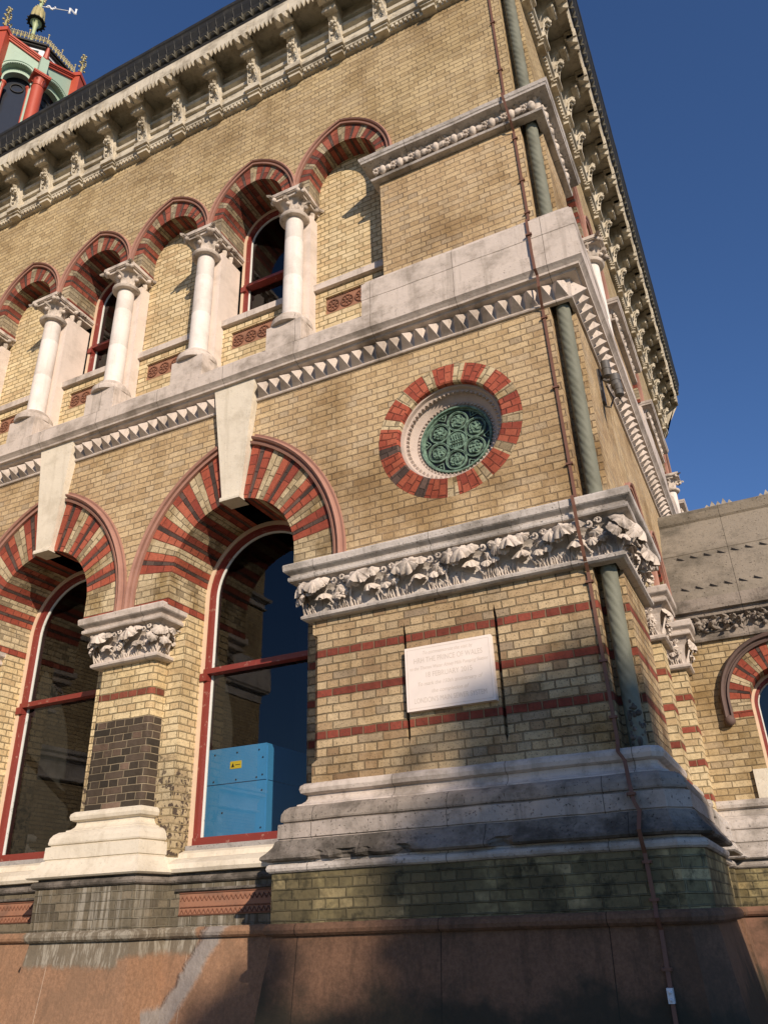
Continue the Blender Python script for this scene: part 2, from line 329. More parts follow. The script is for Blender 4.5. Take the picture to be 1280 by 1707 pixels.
class MB:
    def __init__(s): s.v = []; s.f = []; s.uv = []; s.m = []; s.sm = []
    def face(s, pts, mi=0, uv=None, sm=False):
        i = len(s.v); s.v.extend([tuple(p) for p in pts]); s.f.append(list(range(i, i+len(pts)))); s.m.append(mi); s.sm.append(sm)
        if uv is None:
            a, b_, c = Vector(pts[0]), Vector(pts[1]), Vector(pts[2])
            n = (b_-a).cross(c-a); n = Vector((abs(n.x), abs(n.y), abs(n.z)))
            if n.z > n.x and n.z > n.y: uv = [(p[0], p[1]) for p in pts]
            elif n.x > n.y: uv = [(p[1], p[2]) for p in pts]
            else: uv = [(p[0], p[2]) for p in pts]
        s.uv.append(uv)
    def box(s, T, s0, s1, e0, e1, z0, z1, mi=0):
        c = [[[T(a, b, z) for z in (z0, z1)] for b in (e0, e1)] for a in (s0, s1)]
        q = lambda *i: s.face([c[a][b][z] for a, b, z in i], mi)
        q((0,1,0),(1,1,0),(1,1,1),(0,1,1)); q((0,0,0),(1,0,0),(1,0,1),(0,0,1)); q((0,0,0),(0,1,0),(0,1,1),(0,0,1))
        q((1,0,0),(1,1,0),(1,1,1),(1,0,1)); q((0,0,0),(1,0,0),(1,1,0),(0,1,0)); q((0,0,1),(1,0,1),(1,1,1),(0,1,1))
    def grid(s, rows, mi=0, closed=False, sm=True, uvs=None):
        for i in range(len(rows)-1):
            a, b = rows[i], rows[i+1]; n = len(a)
            for j in range(n if closed else n-1):
                j2 = (j+1) % n
                s.face([a[j], a[j2], b[j2], b[j]], mi, ([uvs[i][j], uvs[i][j2], uvs[i+1][j2], uvs[i+1][j]] if uvs else None), sm)
    def lathe(s, c, prof, n=20, mi=0, axis=None, sm=True, capped=True):
        rows = []
        for r, z in prof:
            rows.append([Vector((c[0]+r*math.cos(2*PI*j/n), c[1]+r*math.sin(2*PI*j/n), c[2]+z)) for j in range(n)])
        s.grid(rows, mi, True, sm)
        if capped:
            if prof[0][0] > 1e-4: s.face(rows[0], mi)
            if prof[-1][0] > 1e-4: s.face(rows[-1], mi)
    def ball(s, c, r, mi=0, n=8, sx=1, sz=1):
        s.lathe(c, [(max(1e-5, r*sx*math.sin(PI*i/5)), -r*sz*math.cos(PI*i/5)) for i in range(6)], n, mi, capped=False)
    def tube(s, pts, r, n=8, mi=0):
        pts = [Vector(p) for p in pts]; rows = []
        for i, p in enumerate(pts):
            d = (pts[min(i+1, len(pts)-1)]-pts[max(i-1, 0)]).normalized()
            a = d.cross(Vector((0, 0, 1)));
            if a.length < .1: a = d.cross(Vector((1, 0, 0)))
            a.normalize(); b = d.cross(a)
            rr = r[i] if isinstance(r, (list, tuple)) else r
            rows.append([p+rr*(math.cos(2*PI*j/n)*a+math.sin(2*PI*j/n)*b) for j in range(n)])
        s.grid(rows, mi, True); s.face(rows[0], mi); s.face(rows[-1], mi)
    def build(s, name, mats, parent=None, merge=True, **props):
        me = bpy.data.meshes.new(name); me.from_pydata(s.v, [], s.f)
        if not isinstance(mats, (list, tuple)): mats = [mats]
        for m in mats: me.materials.append(m)
        me.polygons.foreach_set('material_index', s.m); me.polygons.foreach_set('use_smooth', s.sm)
        uvl = me.uv_layers.new(name='UVMap'); fl = []
        for q in s.uv:
            for t in q: fl.extend(t)
        uvl.data.foreach_set('uv', fl)
        bm = bmesh.new(); bm.from_mesh(me)
        if merge: bmesh.ops.remove_doubles(bm, verts=bm.verts, dist=1e-5)
        bmesh.ops.recalc_face_normals(bm, faces=bm.faces)
        for e in bm.edges:
            if len(e.link_faces) == 2 and e.calc_face_angle(0) > .7: e.smooth = False
        bm.to_mesh(me); bm.free(); me.update()
        o = bpy.data.objects.new(name, me); COL.objects.link(o)
        if parent: o.parent = parent
        for kk, vv in props.items(): o[kk] = vv
        return o

def empty(name, label, cat, loc=(0, 0, 0), group=None, kind=None):
    o = bpy.data.objects.new(name, None); COL.objects.link(o); o.location = loc
    if label: o['label'] = label
    if cat: o['category'] = cat
    if group: o['group'] = group
    return o
def tag(o, label, cat, group=None):
    o['label'] = label; o['category'] = cat
    if group: o['group'] = group
    return o

def sheet(mb, T, e, outer, holes=(), mi=0):
    pts = []; edges = []
    def add(lp):
        i0 = len(pts); pts.extend([Vector(p) for p in lp]); n = len(lp)
        edges.extend([(i0+i, i0+(i+1) % n) for i in range(n)])
    add(outer)
    for h in holes: add(h)
    vs, es, fs, *_ = delaunay_2d_cdt(pts, edges, [], 0, 1e-5)
    def inside(p, poly):
        c = False; n = len(poly); x, y = p
        for i in range(n):
            x1, y1 = poly[i]; x2, y2 = poly[(i+1) % n]
            if (y1 > y) != (y2 > y) and x < (x2-x1)*(y-y1)/(y2-y1)+x1: c = not c
        return c
    for f in fs:
        cx = sum(vs[i].x for i in f)/len(f); cy_ = sum(vs[i].y for i in f)/len(f)
        if inside((cx, cy_), outer) and not any(inside((cx, cy_), h) for h in holes):
            mb.face([T(vs[i].x, e, vs[i].y) for i in f], mi)

def offset_poly(path, e):
    """offset an open plan polyline to its right-hand (outward) side with mitres"""
    out = []; n = len(path)
    nr = []
    for i in range(n-1):
        dx_, dy_ = path[i+1][0]-path[i][0], path[i+1][1]-path[i][1]; L = math.hypot(dx_, dy_); nr.append((dy_/L, -dx_/L))
    for i in range(n):
        if i == 0: nx, ny = nr[0]; out.append((path[i][0]+nx*e, path[i][1]+ny*e)); continue
        if i == n-1: nx, ny = nr[-1]; out.append((path[i][0]+nx*e, path[i][1]+ny*e)); continue
        a, b = nr[i-1], nr[i]; d = 1+a[0]*b[0]+a[1]*b[1]
        out.append((path[i][0]+(a[0]+b[0])/d*e, path[i][1]+(a[1]+b[1])/d*e))
    return out
def moulding(mb, path, prof, mi=0, caps=True, mis=None, wear=.0025, sub=.11, chip=None):
    """sweep a profile [(e,z)...] along a plan path; outward is to the right of travel; edges slightly worn"""
    D = [(q[0]-p[0], q[1]-p[1]) for p, q in zip(path, offset_poly(path, 1.0))]
    P = []; 
    for i in range(len(path)-1):
        a, b = path[i], path[i+1]; n = max(1, int(math.hypot(b[0]-a[0], b[1]-a[1])/sub)) if wear else 1
        L = offset_poly([a, b], 1.0); d = (L[0][0]-a[0], L[0][1]-a[1])
        for q in range(n):
            t = q/n; P.append((a[0]+(b[0]-a[0])*t, a[1]+(b[1]-a[1])*t, D[i] if q == 0 else d, (a[0]-b[0], a[1]-b[1]), a[0]+a[1] if False else i))
            if q == 0 and i > 0: pass
    P.append((path[-1][0], path[-1][1], D[-1], (0, 1), len(path)-2))
    rows = []
    for e, z in prof:
        rw = []
        for x, y, d, _, _ in P:
            w_ = wear*mnoise.noise(Vector((x*3.1+e*9, y*3.1, z*7.3)))*1.6 if wear else 0
            de, dz = (chip(x, y, e, z) if chip else (0, 0))
            rw.append(Vector((x+d[0]*(e+w_+de), y+d[1]*(e+w_+de), z+w_*.7+dz)))
        rows.append(rw)
    for i in range(len(rows)-1):
        a, b = rows[i], rows[i+1]
        for j in range(len(P)-1):
            q = [a[j], a[j+1], b[j+1], b[j]]; dv = P[j][3]
            hx = abs(dv[0]) > abs(dv[1])
            flat = abs(prof[i][1]-prof[i+1][1]) < 1e-3
            mb.face(q, (mis[i] if mis else mi), [((p.x if hx else p.y+31.3), p.z+((prof[i][0] if kk < 2 else prof[i+1][0]) if flat else 0)) for kk, p in enumerate(q)])
    if caps and len(prof) > 2:
        mb.face([r[0] for r in rows], mi); mb.face([r[-1] for r in rows], mi)

def arch_pts(c, zs, zb, kind, n=24):
    """left bottom -> over -> right bottom. kind=('r',r) or ('p',a,h)"""
    pts = []
    if kind[0] == 'r':
        r = kind[1]
        for i in range(n+1):
            t = PI*(1-i/n); pts.append((c+r*math.cos(t), zs+r*math.sin(t)))
    else:
        a, h = kind[1], kind[2]; RR = (a*a+h*h)/(2*a); off = RR-a
        t1 = math.acos(off/RR); m_ = n//2
        for i in range(m_+1):
            t = t1*i/m_; pts.append((c+off-RR*math.cos(t), zs+RR*math.sin(t)))
        for i in range(1, m_+1):
            t = t1*(1-i/m_); pts.append((c-off+RR*math.cos(t), zs+RR*math.sin(t)))
    if zb < zs-1e-4: pts = [(pts[0][0], zb)]+pts+[(pts[-1][0], zb)]
    return pts
def sweep2d(mb, T, path, prof, mi=0, closed=False, caps=True, mis=None, flip=1):
    """sweep profile [(n outward of the curve, e)...] along 2-d path (s,z) drawn left->over->right"""
    n = len(path); nr = []
    segs = n if closed else n-1
    for i in range(segs):
        a = path[i]; b = path[(i+1) % n]; dx_, dz_ = b[0]-a[0], b[1]-a[1]; L = math.hypot(dx_, dz_) or 1; nr.append((-dz_/L*flip, dx_/L*flip))
    def nm(i):
        if closed: a, b = nr[i-1], nr[i % segs]
        else:
            if i == 0: return nr[0]
            if i == n-1: return nr[-1]
            a, b = nr[i-1], nr[i]
        d = max(.3, 1+a[0]*b[0]+a[1]*b[1]); return ((a[0]+b[0])/d, (a[1]+b[1])/d)
    N = [nm(i) for i in range(n)]
    rows = [[T(path[i][0]+N[i][0]*p, e, path[i][1]+N[i][1]*p) for i in range(n)] for p, e in prof]
    Ls = [0.0]
    for i in range(n): Ls.append(Ls[-1]+math.hypot(path[(i+1) % n][0]-path[i][0], path[(i+1) % n][1]-path[i][1]))
    for i in range(len(rows)-1):
        for j in range(segs):
            j2 = (j+1) % n
            mb.face([rows[i][j], rows[i][j2], rows[i+1][j2], rows[i+1][j]], mis[i] if mis else mi, [(prof[i][0], Ls[j]), (prof[i][0], Ls[j+1]), (prof[i+1][0], Ls[j+1]), (prof[i+1][0], Ls[j])])
    if caps and not closed and len(prof) > 2:
        mb.face([r[0] for r in rows], mi); mb.face([r[-1] for r in rows], mi)

# ------------------------------------------------------------------ carving
def leaf(mb, T, w, h, out, rnd, mi=0, curl=2.4, nu=8, nv=12):
    """ruffled, lobed acanthus leaf curling outward: T(lateral, outward, up)"""
    rows = []; o = 0.0; z = 0.0; st = h*1.35/nv; ang = R(84); k0 = rnd.uniform(.9, 1.1)
    tw = rnd.uniform(-.25, .25); ph = rnd.uniform(0, 1); nl = 3.0 if nv > 8 else 2.2
    for i in range(nv+1):
        t = i/nv
        lb = abs(math.cos(PI*(nl*t+ph*.3)))**.7
        wd_ = w*(.34+.66*math.sin(PI*min(1, t*.85+.12))**.8)*(.60+.46*lb)
        if i == nv: wd_ *= .4
        rw = []
        for j in range(nu+1):
            s_ = -1+2*j/nu; sa_ = abs(s_)
            cup = -.34*w*sa_**1.6+.045*w*math.cos(s_*11)*(.3+t)+.10*w*sa_**2*math.sin(2*PI*(nl*t+ph))
            lat = s_*wd_*.5+tw*o
            rw.append(T(lat, o+cup*math.sin(ang)*.85+.004, z-cup*math.cos(ang)*.85-.16*h*sa_**1.5*t*(1.1-lb)))
        rows.append(rw)
        o += math.cos(ang)*st*out; z += math.sin(ang)*st
        ang -= curl*k0*(t**1.1)*1.9/nv
    mb.grid(rows, mi)
def clump(mb, T, c, z, e, r, rnd, mi=0):
    """rounded, lobed leaf head: a scalloped shell, hollow underneath, on a ribbed stalk"""
    nl = rnd.choice((5, 6, 7)); ph = rnd.uniform(0, 6); tl = rnd.uniform(-.5, .5); nj, ni = 20, 6; rows = []
    for i in range(ni+1):
        t = i/ni*R(118); rw = []
        for j in range(nj):
            a = 2*PI*j/nj; lobe = .5+.5*math.cos(nl*a+ph)
            rr = r*math.sin(t)*(1+.30*(lobe-.4)*(i/ni)**1.2)*(1+.05*math.sin(3*a+tl*7)); hgt = r*(math.cos(t)*.75-.12*(1-lobe)*(i/ni))
            # shell axis points outward and a little up; tilt tl sideways
            x = rr*math.cos(a); y = rr*math.sin(a)
            ax = R(38); o = hgt*math.cos(ax)-y*math.sin(ax); u = hgt*math.sin(ax)+y*math.cos(ax)
            rw.append(T(c+x*1.08+tl*hgt, e+o, z+u))
        rows.append(rw)
    mb.grid(rows, mi, True)
def palm(mb, T, c, z, e, r, ax, rnd, mi=0, roll=0.0):
    """jagged palmate leaf facing outward, its normal raised by ax; lobes ruffled at the rim"""
    nl = rnd.choice((5, 6, 7)); ph = rnd.uniform(0, 6); ni, nj = 6, 40; rows = []; sk = rnd.uniform(-.4, .4)
    for i in range(ni+1):
        t = i/ni; rw = []
        for j in range(nj):
            a = 2*PI*j/nj; lo = abs(math.cos(nl*a/2+ph))
            rr = r*t*(1-(.34*(1-lo**.6))*t)*(1+.07*math.sin(19*a+ph)*t)*(1+.12*math.sin(a+sk))
            hgt = r*(.52*(1-t*t)+.08*t*math.cos(nl*a+2*ph)-.20*t*t*lo*math.sin(a*2+ph)-.07*math.cos(3*nl*a)*t*(1-t))
            x = rr*math.cos(a+roll); y = rr*math.sin(a+roll)
            rw.append(T(c+x+sk*hgt, e+hgt*math.cos(ax)-y*math.sin(ax), z+hgt*math.sin(ax)+y*math.cos(ax)))
        rows.append(rw)
    mb.grid(rows, mi, True)
def scroll(mb, T, c, z, e, r, sd, mi=0):
    pts = []
    for q in range(13):
        a_ = PI*.9+sd*q*.62; r_ = r*(1-q/14); pts.append(T(c+r_*math.cos(a_)*1.0, e+.010*q/3, z+r_*math.sin(a_)))
    mb.tube(pts, [r*.30]*6+[r*.26]*7, 6, mi)
def frieze(mb, T, s0, s1, z0, z1, e0, e1, seed, mi=0, pitch=.13, fruit=.5):
    """deeply undercut band: overhanging jagged leaves, scrolls, arching stems and a fringe of fronds"""
    rnd = random.Random(seed); unit = pitch*3.6; n = max(1, round((s1-s0)/unit)); hh = z1-z0; dp = (s1-s0)/n; of = (e1-e0)/.12; u_ = min(1.15, dp/.47)
    for i in range(n):
        c = s0+(i+.33)*dp+rnd.uniform(-.015, .015); J = lambda k_: rnd.uniform(-k_, k_)
        palm(mb, T, c+J(.01), z0+hh*.72, e0+.105*of, .104*u_+.012, R(34)+J(.2), rnd, mi)
        palm(mb, T, c-.115*u_, z0+hh*.74+J(.01), e0+.085*of, .080*u_+.01, R(22)+J(.3), rnd, mi)
        palm(mb, T, c+.085*u_, z0+hh*.84+J(.01), e0+.09*of, .068*u_+.01, R(35)+J(.3), rnd, mi)
        palm(mb, T, c-.06*u_, z0+hh*.56, e0+.09*of, .040*u_+.008, R(10)+J(.3), rnd, mi)
        palm(mb, T, c+.06*u_, z0+hh*.36+J(.01), e0+.055*of, .070*u_+.01, R(58)+J(.15), rnd, mi)
        mb.tube([T(c-.17*u_, e0, z0), T(c-.165*u_, e0+.045*of, z0+hh*.35), T(c-.12*u_, e0+.07*of, z0+hh*.62)], [.013, .010, .009], 6, mi)
        mb.tube([T(c+.17*u_, e0+.01, z0+hh*.08), T(c+.13*u_, e0+.05*of, z0+hh*.30), T(c+.03*u_, e0+.065*of, z0+hh*.44)], [.012, .010, .007], 6, mi)
        b = c+.235*u_+J(.01)
        scroll(mb, T, b-.034*u_, z0+hh*.80, e0+.085*of, .036*u_, 1, mi); scroll(mb, T, b+.040*u_, z0+hh*.84, e0+.085*of, .034*u_, -1, mi)
        palm(mb, T, b, z0+hh*.60, e0+.045*of, .050*u_+.01, R(5), rnd, mi)
        palm(mb, T, b-.03*u_, z0+hh*.36, e0+.045*of, .046*u_+.008, R(35)+J(.2), rnd, mi)
        palm(mb, T, b+.045*u_, z0+hh*.42, e0+.05*of, .040*u_+.008, R(15)+J(.3), rnd, mi)
        if rnd.random() < fruit:
            for q in range(12): mb.ball(T(b+.02+rnd.uniform(-.028, .028), e0+rnd.uniform(.05, .09)*of, z0+hh*.35+rnd.uniform(-.05, .05)), rnd.uniform(.010, .015), mi, 6)
    nf = max(3, int((s1-s0)/.024))
    for i in range(nf):
        x = s0+(i+.5)*(s1-s0)/nf
        if (i % 20) in (4, 5, 6, 7, 8, 9): continue
        h_ = hh*rnd.uniform(.14, .30); mb.tube([T(x, e0-.005, z0-.005), T(x+rnd.uniform(-.012, .012), e0+.02, z0+h_*.6), T(x+rnd.uniform(-.02, .02), e0+.035*of, z0+h_)], [.010, .008, .002], 4, mi)

# ================================================================== THE BUILDING
B = empty('brick_building', 'ornate yellow brick building with striped arches, carved stone bands and a twisted corner column', 'building', (-6, 12, 0))
B.matrix_world = Matrix.Identity(4)
def part(mb, name, mats, parent=None, **p): return mb.build(name, mats, parent or B, **p)

BAYS = [-4.533, -7.193, -9.853]
PIERS = [-5.863, -8.523, -11.183]
UB = [-3.203-1.33*i for i in range(7)]
UCOL = [-3.868-1.33*i for i in range(6)]
XL = -11.9
CZ, RI = 4.82, .753           # lower intrados
UZ, UR = 9.87, .465
LOW_OUT = ('p', 1.205, 1.56); LOW_S = 4.70
UP_OUT = ('p', .625, .86); UP_S = 9.78
SBAY_U = [7.83, 9.16, 12.1, 15.05, 16.38]
SPIER_U = [(6.2, 7.165), (9.83, 11.43), (12.77, 14.38), (17.05, 18.2)]
SBAY_L = [7.83, 9.16]

# --- flat walls
mb = MB()
sheet(mb, F, 0, [(XL, 9.6), (-1.0, 9.6), (-1.0, 13.05), (XL, 13.05)], [arch_pts(c, UP_S, 9.6, UP_OUT) for c in UB])
part(mb, 'wall', M_BRU, label='upper wall of dull yellow stock brick under the cornice')
mb = MB(); sheet(mb, F, 0, [(-2.70, 7.6), (-1.0, 7.6), (-1.0, 9.6), (-2.70, 9.6)])
mb.face([F(-2.70, 0, 7.4), F(-2.70, -.5, 7.4), F(-2.70, -.5, 9.6), F(-2.70, 0, 9.6)])
part(mb, 'wall', M_BR)
OCC = (-2.108, 5.70)
circ = lambda r, n=40, c=OCC: [(c[0]+r*math.cos(2*PI*i/n), c[1]+r*math.sin(2*PI*i/n)) for i in range(n)]
mb = MB(); sheet(mb, F, 0, [(XL, 4.5), (-1.0, 4.5), (-1.0, 7.1), (XL, 7.1)], [arch_pts(c, LOW_S, 4.5, LOW_OUT) for c in BAYS]+[circ(.725)])
part(mb, 'wall', M_BR)
# lower corner pier with stopped grooves beside the plaque
mb = MB()
gro = [[(x-.016, z1-.07), (x, z1), (x+.016, z1-.12), (x+.016, z0+.07), (x, z0), (x-.016, z0+.07)] for x, z0, z1 in ((-2.655, 2.84, 3.88), (-1.838, 2.77, 3.90))]
sheet(mb, F, 0, [(-3.51, 2.82), (-3.51, 3.90), (-3.56, 3.93), (-3.56, 4.14), (-1.0, 4.14), (-1.0, 2.5), (-3.56, 2.5), (-3.56, 2.79)], gro)
for gq in gro:
    n = len(gq)
    for i in range(n):
        a, b = gq[i], gq[(i+1) % n]; mb.face([F(a[0], 0, a[1]), F(b[0], 0, b[1]), F(b[0], -.07, b[1]), F(a[0], -.07, a[1])])
    mb.face([F(a[0], -.07, a[1]) for a in gq])
for z0, z1, x in ((2.5, 2.79, -3.56), (3.93, 4.14, -3.56)): mb.face([F(x, 0, z0), F(x, -.30, z0), F(x, -.30, z1), F(x, 0, z1)])
mb.face([F(-3.51, 0, 2.82), F(-3.56, -.05, 2.82), F(-3.56, -.05, 3.90), F(-3.51, 0, 3.90)])
mb.face([F(-3.56, -.05, 2.79), F(-3.56, -.30, 2.79), F(-3.56, -.30, 3.93), F(-3.56, -.05, 3.93)])
mb.face([F(-3.51, 0, 2.82), F(-3.56, -.05, 2.82), F(-3.56, 0, 2.79)]); mb.face([F(-3.51, 0, 3.9), F(-3.56, -.05, 3.9), F(-3.56, 0, 3.93)])
mb.face([F(-3.56, -.28, 2.1), F(-3.78, -.28, 2.1), F(-3.78, -.28, 4.555), F(-3.56, -.28, 4.555)])
mb.face([F(-3.78, -.28, 2.1), F(-3.78, -.62, 2.1), F(-3.78, -.62, 4.555), F(-3.78, -.28, 4.555)])
part(mb, 'wall', M_BRL, label='lower corner pier of weathered yellow brick with three red bands')
# corner notch (all storeys) and side faces
for z0, z1, mt in ((2.5, 4.14, M_BRL), (4.4, 7.0, M_BR), (7.6, 9.45, M_BR), (9.45, 13.05, M_BRU)):
    mb = MB()
    mb.face([F(-1.0, 0, z0), F(-1.0, -.2, z0), F(-1.0, -.2, z1), F(-1.0, 0, z1)])
    mb.face([F(-1.0, -.2, z0), F(X0, -.2, z0), F(X0, -.2, z1), F(-1.0, -.2, z1)])
    part(mb, 'corner_recess', mt)
mb = MB()
sheet(mb, S, 0, [(6.2, 9.6), (18.2, 9.6), (18.2, 13.05), (6.2, 13.05)], [arch_pts(c, UP_S, 9.6, UP_OUT) for c in SBAY_U])
part(mb, 'side_wall', M_BRU)
for a, b in SPIER_U:
    mb = MB(); sheet(mb, S, 0, [(a, 7.2), (b, 7.2), (b, 9.6), (a, 9.6)])
    for q in (a, b):
        if 6.3 < q < 18: mb.face([S(q, 0, 7.2), S(q, -.5, 7.2), S(q, -.5, 9.6), S(q, 0, 9.6)])
    part(mb, 'side_pier', M_BR)
mb = MB()
sheet(mb, S, 0, [(6.2, 4.5), (18.2, 4.5), (18.2, 7.1), (6.2, 7.1)], [arch_pts(c, 4.75, 4.5, ('p', .625, .80)) for c in SBAY_L])
part(mb, 'side_wall', M_BR)
mb = MB()
sheet(mb, S, 0, [(6.2, 2.5), (7.165, 2.5), (7.165, 4.14), (6.2, 4.14)])
mb.face([S(7.165, 0, 2.5), S(7.165, -.13, 2.5), S(7.165, -.13, 4.14), S(7.165, 0, 4.14)])
sheet(mb, S, -.13, [(7.165, 2.0), (7.365, 2.0), (7.365, 4.555), (7.165, 4.555)])
mb.face([S(7.365, -.13, 2.0), S(7.365, -.6, 2.0), S(7.365, -.6, 4.555), S(7.365, -.13, 4.555)])
part(mb, 'side_wall', M_BRL)
# far end and rear so that the building is closed
mb = MB()
mb.face([Vector((X0, 18.2, 0)), Vector((XL, 18.2, 0)), Vector((XL, 18.2, 13.05)), Vector((X0, 18.2, 13.05))])
mb.face([S(9.9, 0, 0), S(18.2, 0, 0), S(18.2, 0, 4.5), S(9.9, 0, 4.5)])
part(mb, 'rear_wall', M_BRU)

# --- striped arches
def ring(T, c, zc, ri, outk, zs, zb, depth, pat, keyang=0.0, seed=1):
    """voussoir face plus soffit; pat = [(degrees, material index)...] repeated from the key to the springing on both sides"""
    mb = MB(); rnd = random.Random(seed)
    if outk[0] == 'p':
        a, h = outk[1], outk[2]; RR = (a*a+h*h)/(2*a); off = RR-a
        def outer(t):   # t angle from horizontal 0..90 on right side, ray from (c,zc)
            dx_, dz_ = math.cos(t), math.sin(t)
            # circle centre (-off, zs-zc), radius RR
            ox, oz = off, -(zs-zc)
            b_ = ox*dx_+oz*dz_; cc = ox*ox+oz*oz-RR*RR; return -b_+math.sqrt(b_*b_-cc)
    else:
        def outer(t): return outk[1]
    tot = 90-keyang; unit = sum(p[0] for p in pat); nrep = max(1, round(tot/unit)); f = tot/(nrep*unit)
    rm = (ri+outer(R(45)))/2
    for sd in (1, -1):
        ang = 90-keyang; vrow = 100*(sd+2)+seed*7
        for r_ in range(nrep):
            for dg, mi in pat:
                d_ = dg*f; sub = max(1, int(round(d_/3))); nrw = max(1, round(R(d_)*rm/.062)); uo = rnd.uniform(0, 1)
                for q in range(sub):
                    a1, a2 = R(ang-d_*q/sub), R(ang-d_*(q+1)/sub)
                    P = lambda t, r: T(c+sd*r*math.cos(t), 0, zc+r*math.sin(t))
                    Q = lambda t, e: T(c+sd*ri*math.cos(t), e, zc+ri*math.sin(t))
                    o1, o2 = outer(a1), outer(a2); v1, v2 = (vrow+nrw*q/sub)*CH-BO, (vrow+nrw*(q+1)/sub)*CH-BO
                    mb.face([P(a1, ri), P(a2, ri), P(a2, o2), P(a1, o1)], mi, [(ri+uo, v1), (ri+uo, v2), (o2+uo, v2), (o1+uo, v1)])
                    mb.face([Q(a1, 0), Q(a2, 0), Q(a2, -depth), Q(a1, -depth)], mi, [(ri-.1, v1), (ri-.1, v2), (ri+depth-.1, v2), (ri+depth-.1, v1)])
                ang -= d_; vrow += nrw
        # stilt down to the capital: cream bricks, then one red course at the foot
        ox = outer(0)
        for z0, z1, mi in ((zb, zb+.07, 0), (zb+.07, zc, 2)):
            if z1 <= z0: continue
            mb.face([T(c+sd*ri, 0, z0), T(c+sd*ox, 0, z0), T(c+sd*ox, 0, z1), T(c+sd*ri, 0, z1)], mi)
            mb.face([T(c+sd*ri, 0, z0), T(c+sd*ri, -depth, z0), T(c+sd*ri, -depth, z1), T(c+sd*ri, 0, z1)], mi, [(0, z0), (depth, z0), (depth, z1), (0, z1)])
    return mb
PAT_L = [(5.2, 0), (2.6, 1), (5.2, 0), (7.5, 2)]
PAT_U = [(4.5, 2), (8, 0), (3.5, 1), (8, 0), (4.5, 2)]
VM = [M_VR, M_VK, M_VC]
VMU = [M_VRU, M_VK, M_VCU]
HOOD = [(0, .0), (.0, .035), (.025, .045), (.03, .02), (.045, .02), (.05, .055), (.07, .07), (.085, .05), (.095, .025), (.145, .022), (.15, 0)]
HOODS = [(0, .0), (.0, .03), (.02, .035), (.024, .012), (.034, .012), (.04, .045), (.055, .055), (.068, .04), (.07, 0)]
def hood(T, c, zs, zb, k_, prof, cut=None):
    mb = MB(); pts = arch_pts(c, zs, zb, k_, 40)
    if cut:
        l = [p for p in pts if p[0] < c-cut]; r_ = [p for p in pts if p[0] > c+cut]
        sweep2d(mb, T, l, prof); sweep2d(mb, T, r_, prof)
    else: sweep2d(mb, T, pts, prof)
    return mb
for i, c in enumerate(BAYS):
    a = part(ring(F, c, CZ, RI, LOW_OUT, LOW_S, 4.56, .60, PAT_L, 8.5, i), 'arch', VM)
    part(hood(F, c, LOW_S, 4.56, LOW_OUT, [(p-.0, e) for p, e in HOOD][:9]+[(.118, .03), (.123, 0)], .2), 'hood_mould', M_HOOD, a)
    # outer flat terracotta backing strip, right-hand foot
    mb = MB()
    # keystone: wedge, proud of the ring, from intrados up to the string course
    zt, zb_ = 6.98, 5.545
    w0, w1, e0, e1 = .114, .268, .05, .115
    def kp(t, sd, e): return F(c+sd*(w0+(w1-w0)*t), e, zb_+(zt-zb_)*t)
    mb.face([kp(0, -1, e0), kp(0, 1, e0), kp(1, 1, e1), kp(1, -1, e1)])
    for sd in (-1, 1): mb.face([kp(0, sd, e0), kp(1, sd, e1), kp(1, sd, -.02), kp(0, sd, -.02)])
    mb.face([kp(0, -1, e0), kp(0, 1, e0), F(c+.114, -.12, zb_), F(c-.114, -.12, zb_)])
    # little moulded foot
    ft = [(.0, 0), (.03, .0), (.034, .02), (.03, .045), (.01, .05)]
    for (ea, za), (eb, zb2) in zip(ft[:-1], ft[1:]):
        mb.face([F(c-.125, e0+ea, zb_+za), F(c+.125, e0+ea, zb_+za), F(c+.125, e0+eb, zb_+zb2), F(c-.125, e0+eb, zb_+zb2)])
    for sd in (-1, 1): mb.face([F(c+sd*.125, e0+a_, zb_+z_) for a_, z_ in ft]+[F(c+sd*.125, -.02, zb_+.05), F(c+sd*.125, -.02, zb_)])
    part(mb, 'keystone', M_STC, a)
for i, c in enumerate(UB):
    dp = .26 if i % 2 == 0 else .5
    a = part(ring(F, c, UZ, UR, UP_OUT, UP_S, 9.6, dp, PAT_U, 0, 20+i), 'arch', VMU)
    part(hood(F, c, UP_S, 9.6, UP_OUT, HOODS), 'hood_mould', M_HOOD, a)
for i, c in enumerate(SBAY_U):
    a = part(ring(S, c, UZ, UR, UP_OUT, UP_S, 9.6, .5, PAT_U, 0, 40+i), 'arch', VMU)
    part(hood(S, c, UP_S, 9.6, UP_OUT, HOODS), 'hood_mould', M_HOOD, a)
for i, c in enumerate(SBAY_L):
    a = part(ring(S, c, 4.85, UR, ('p', .625, .80), 4.75, 4.56, .6, PAT_U, 0, 50+i), 'arch', VM)
    part(hood(S, c, 4.75, 4.58, ('p', .625, .80), HOODS), 'hood_mould', M_HOOD, a)
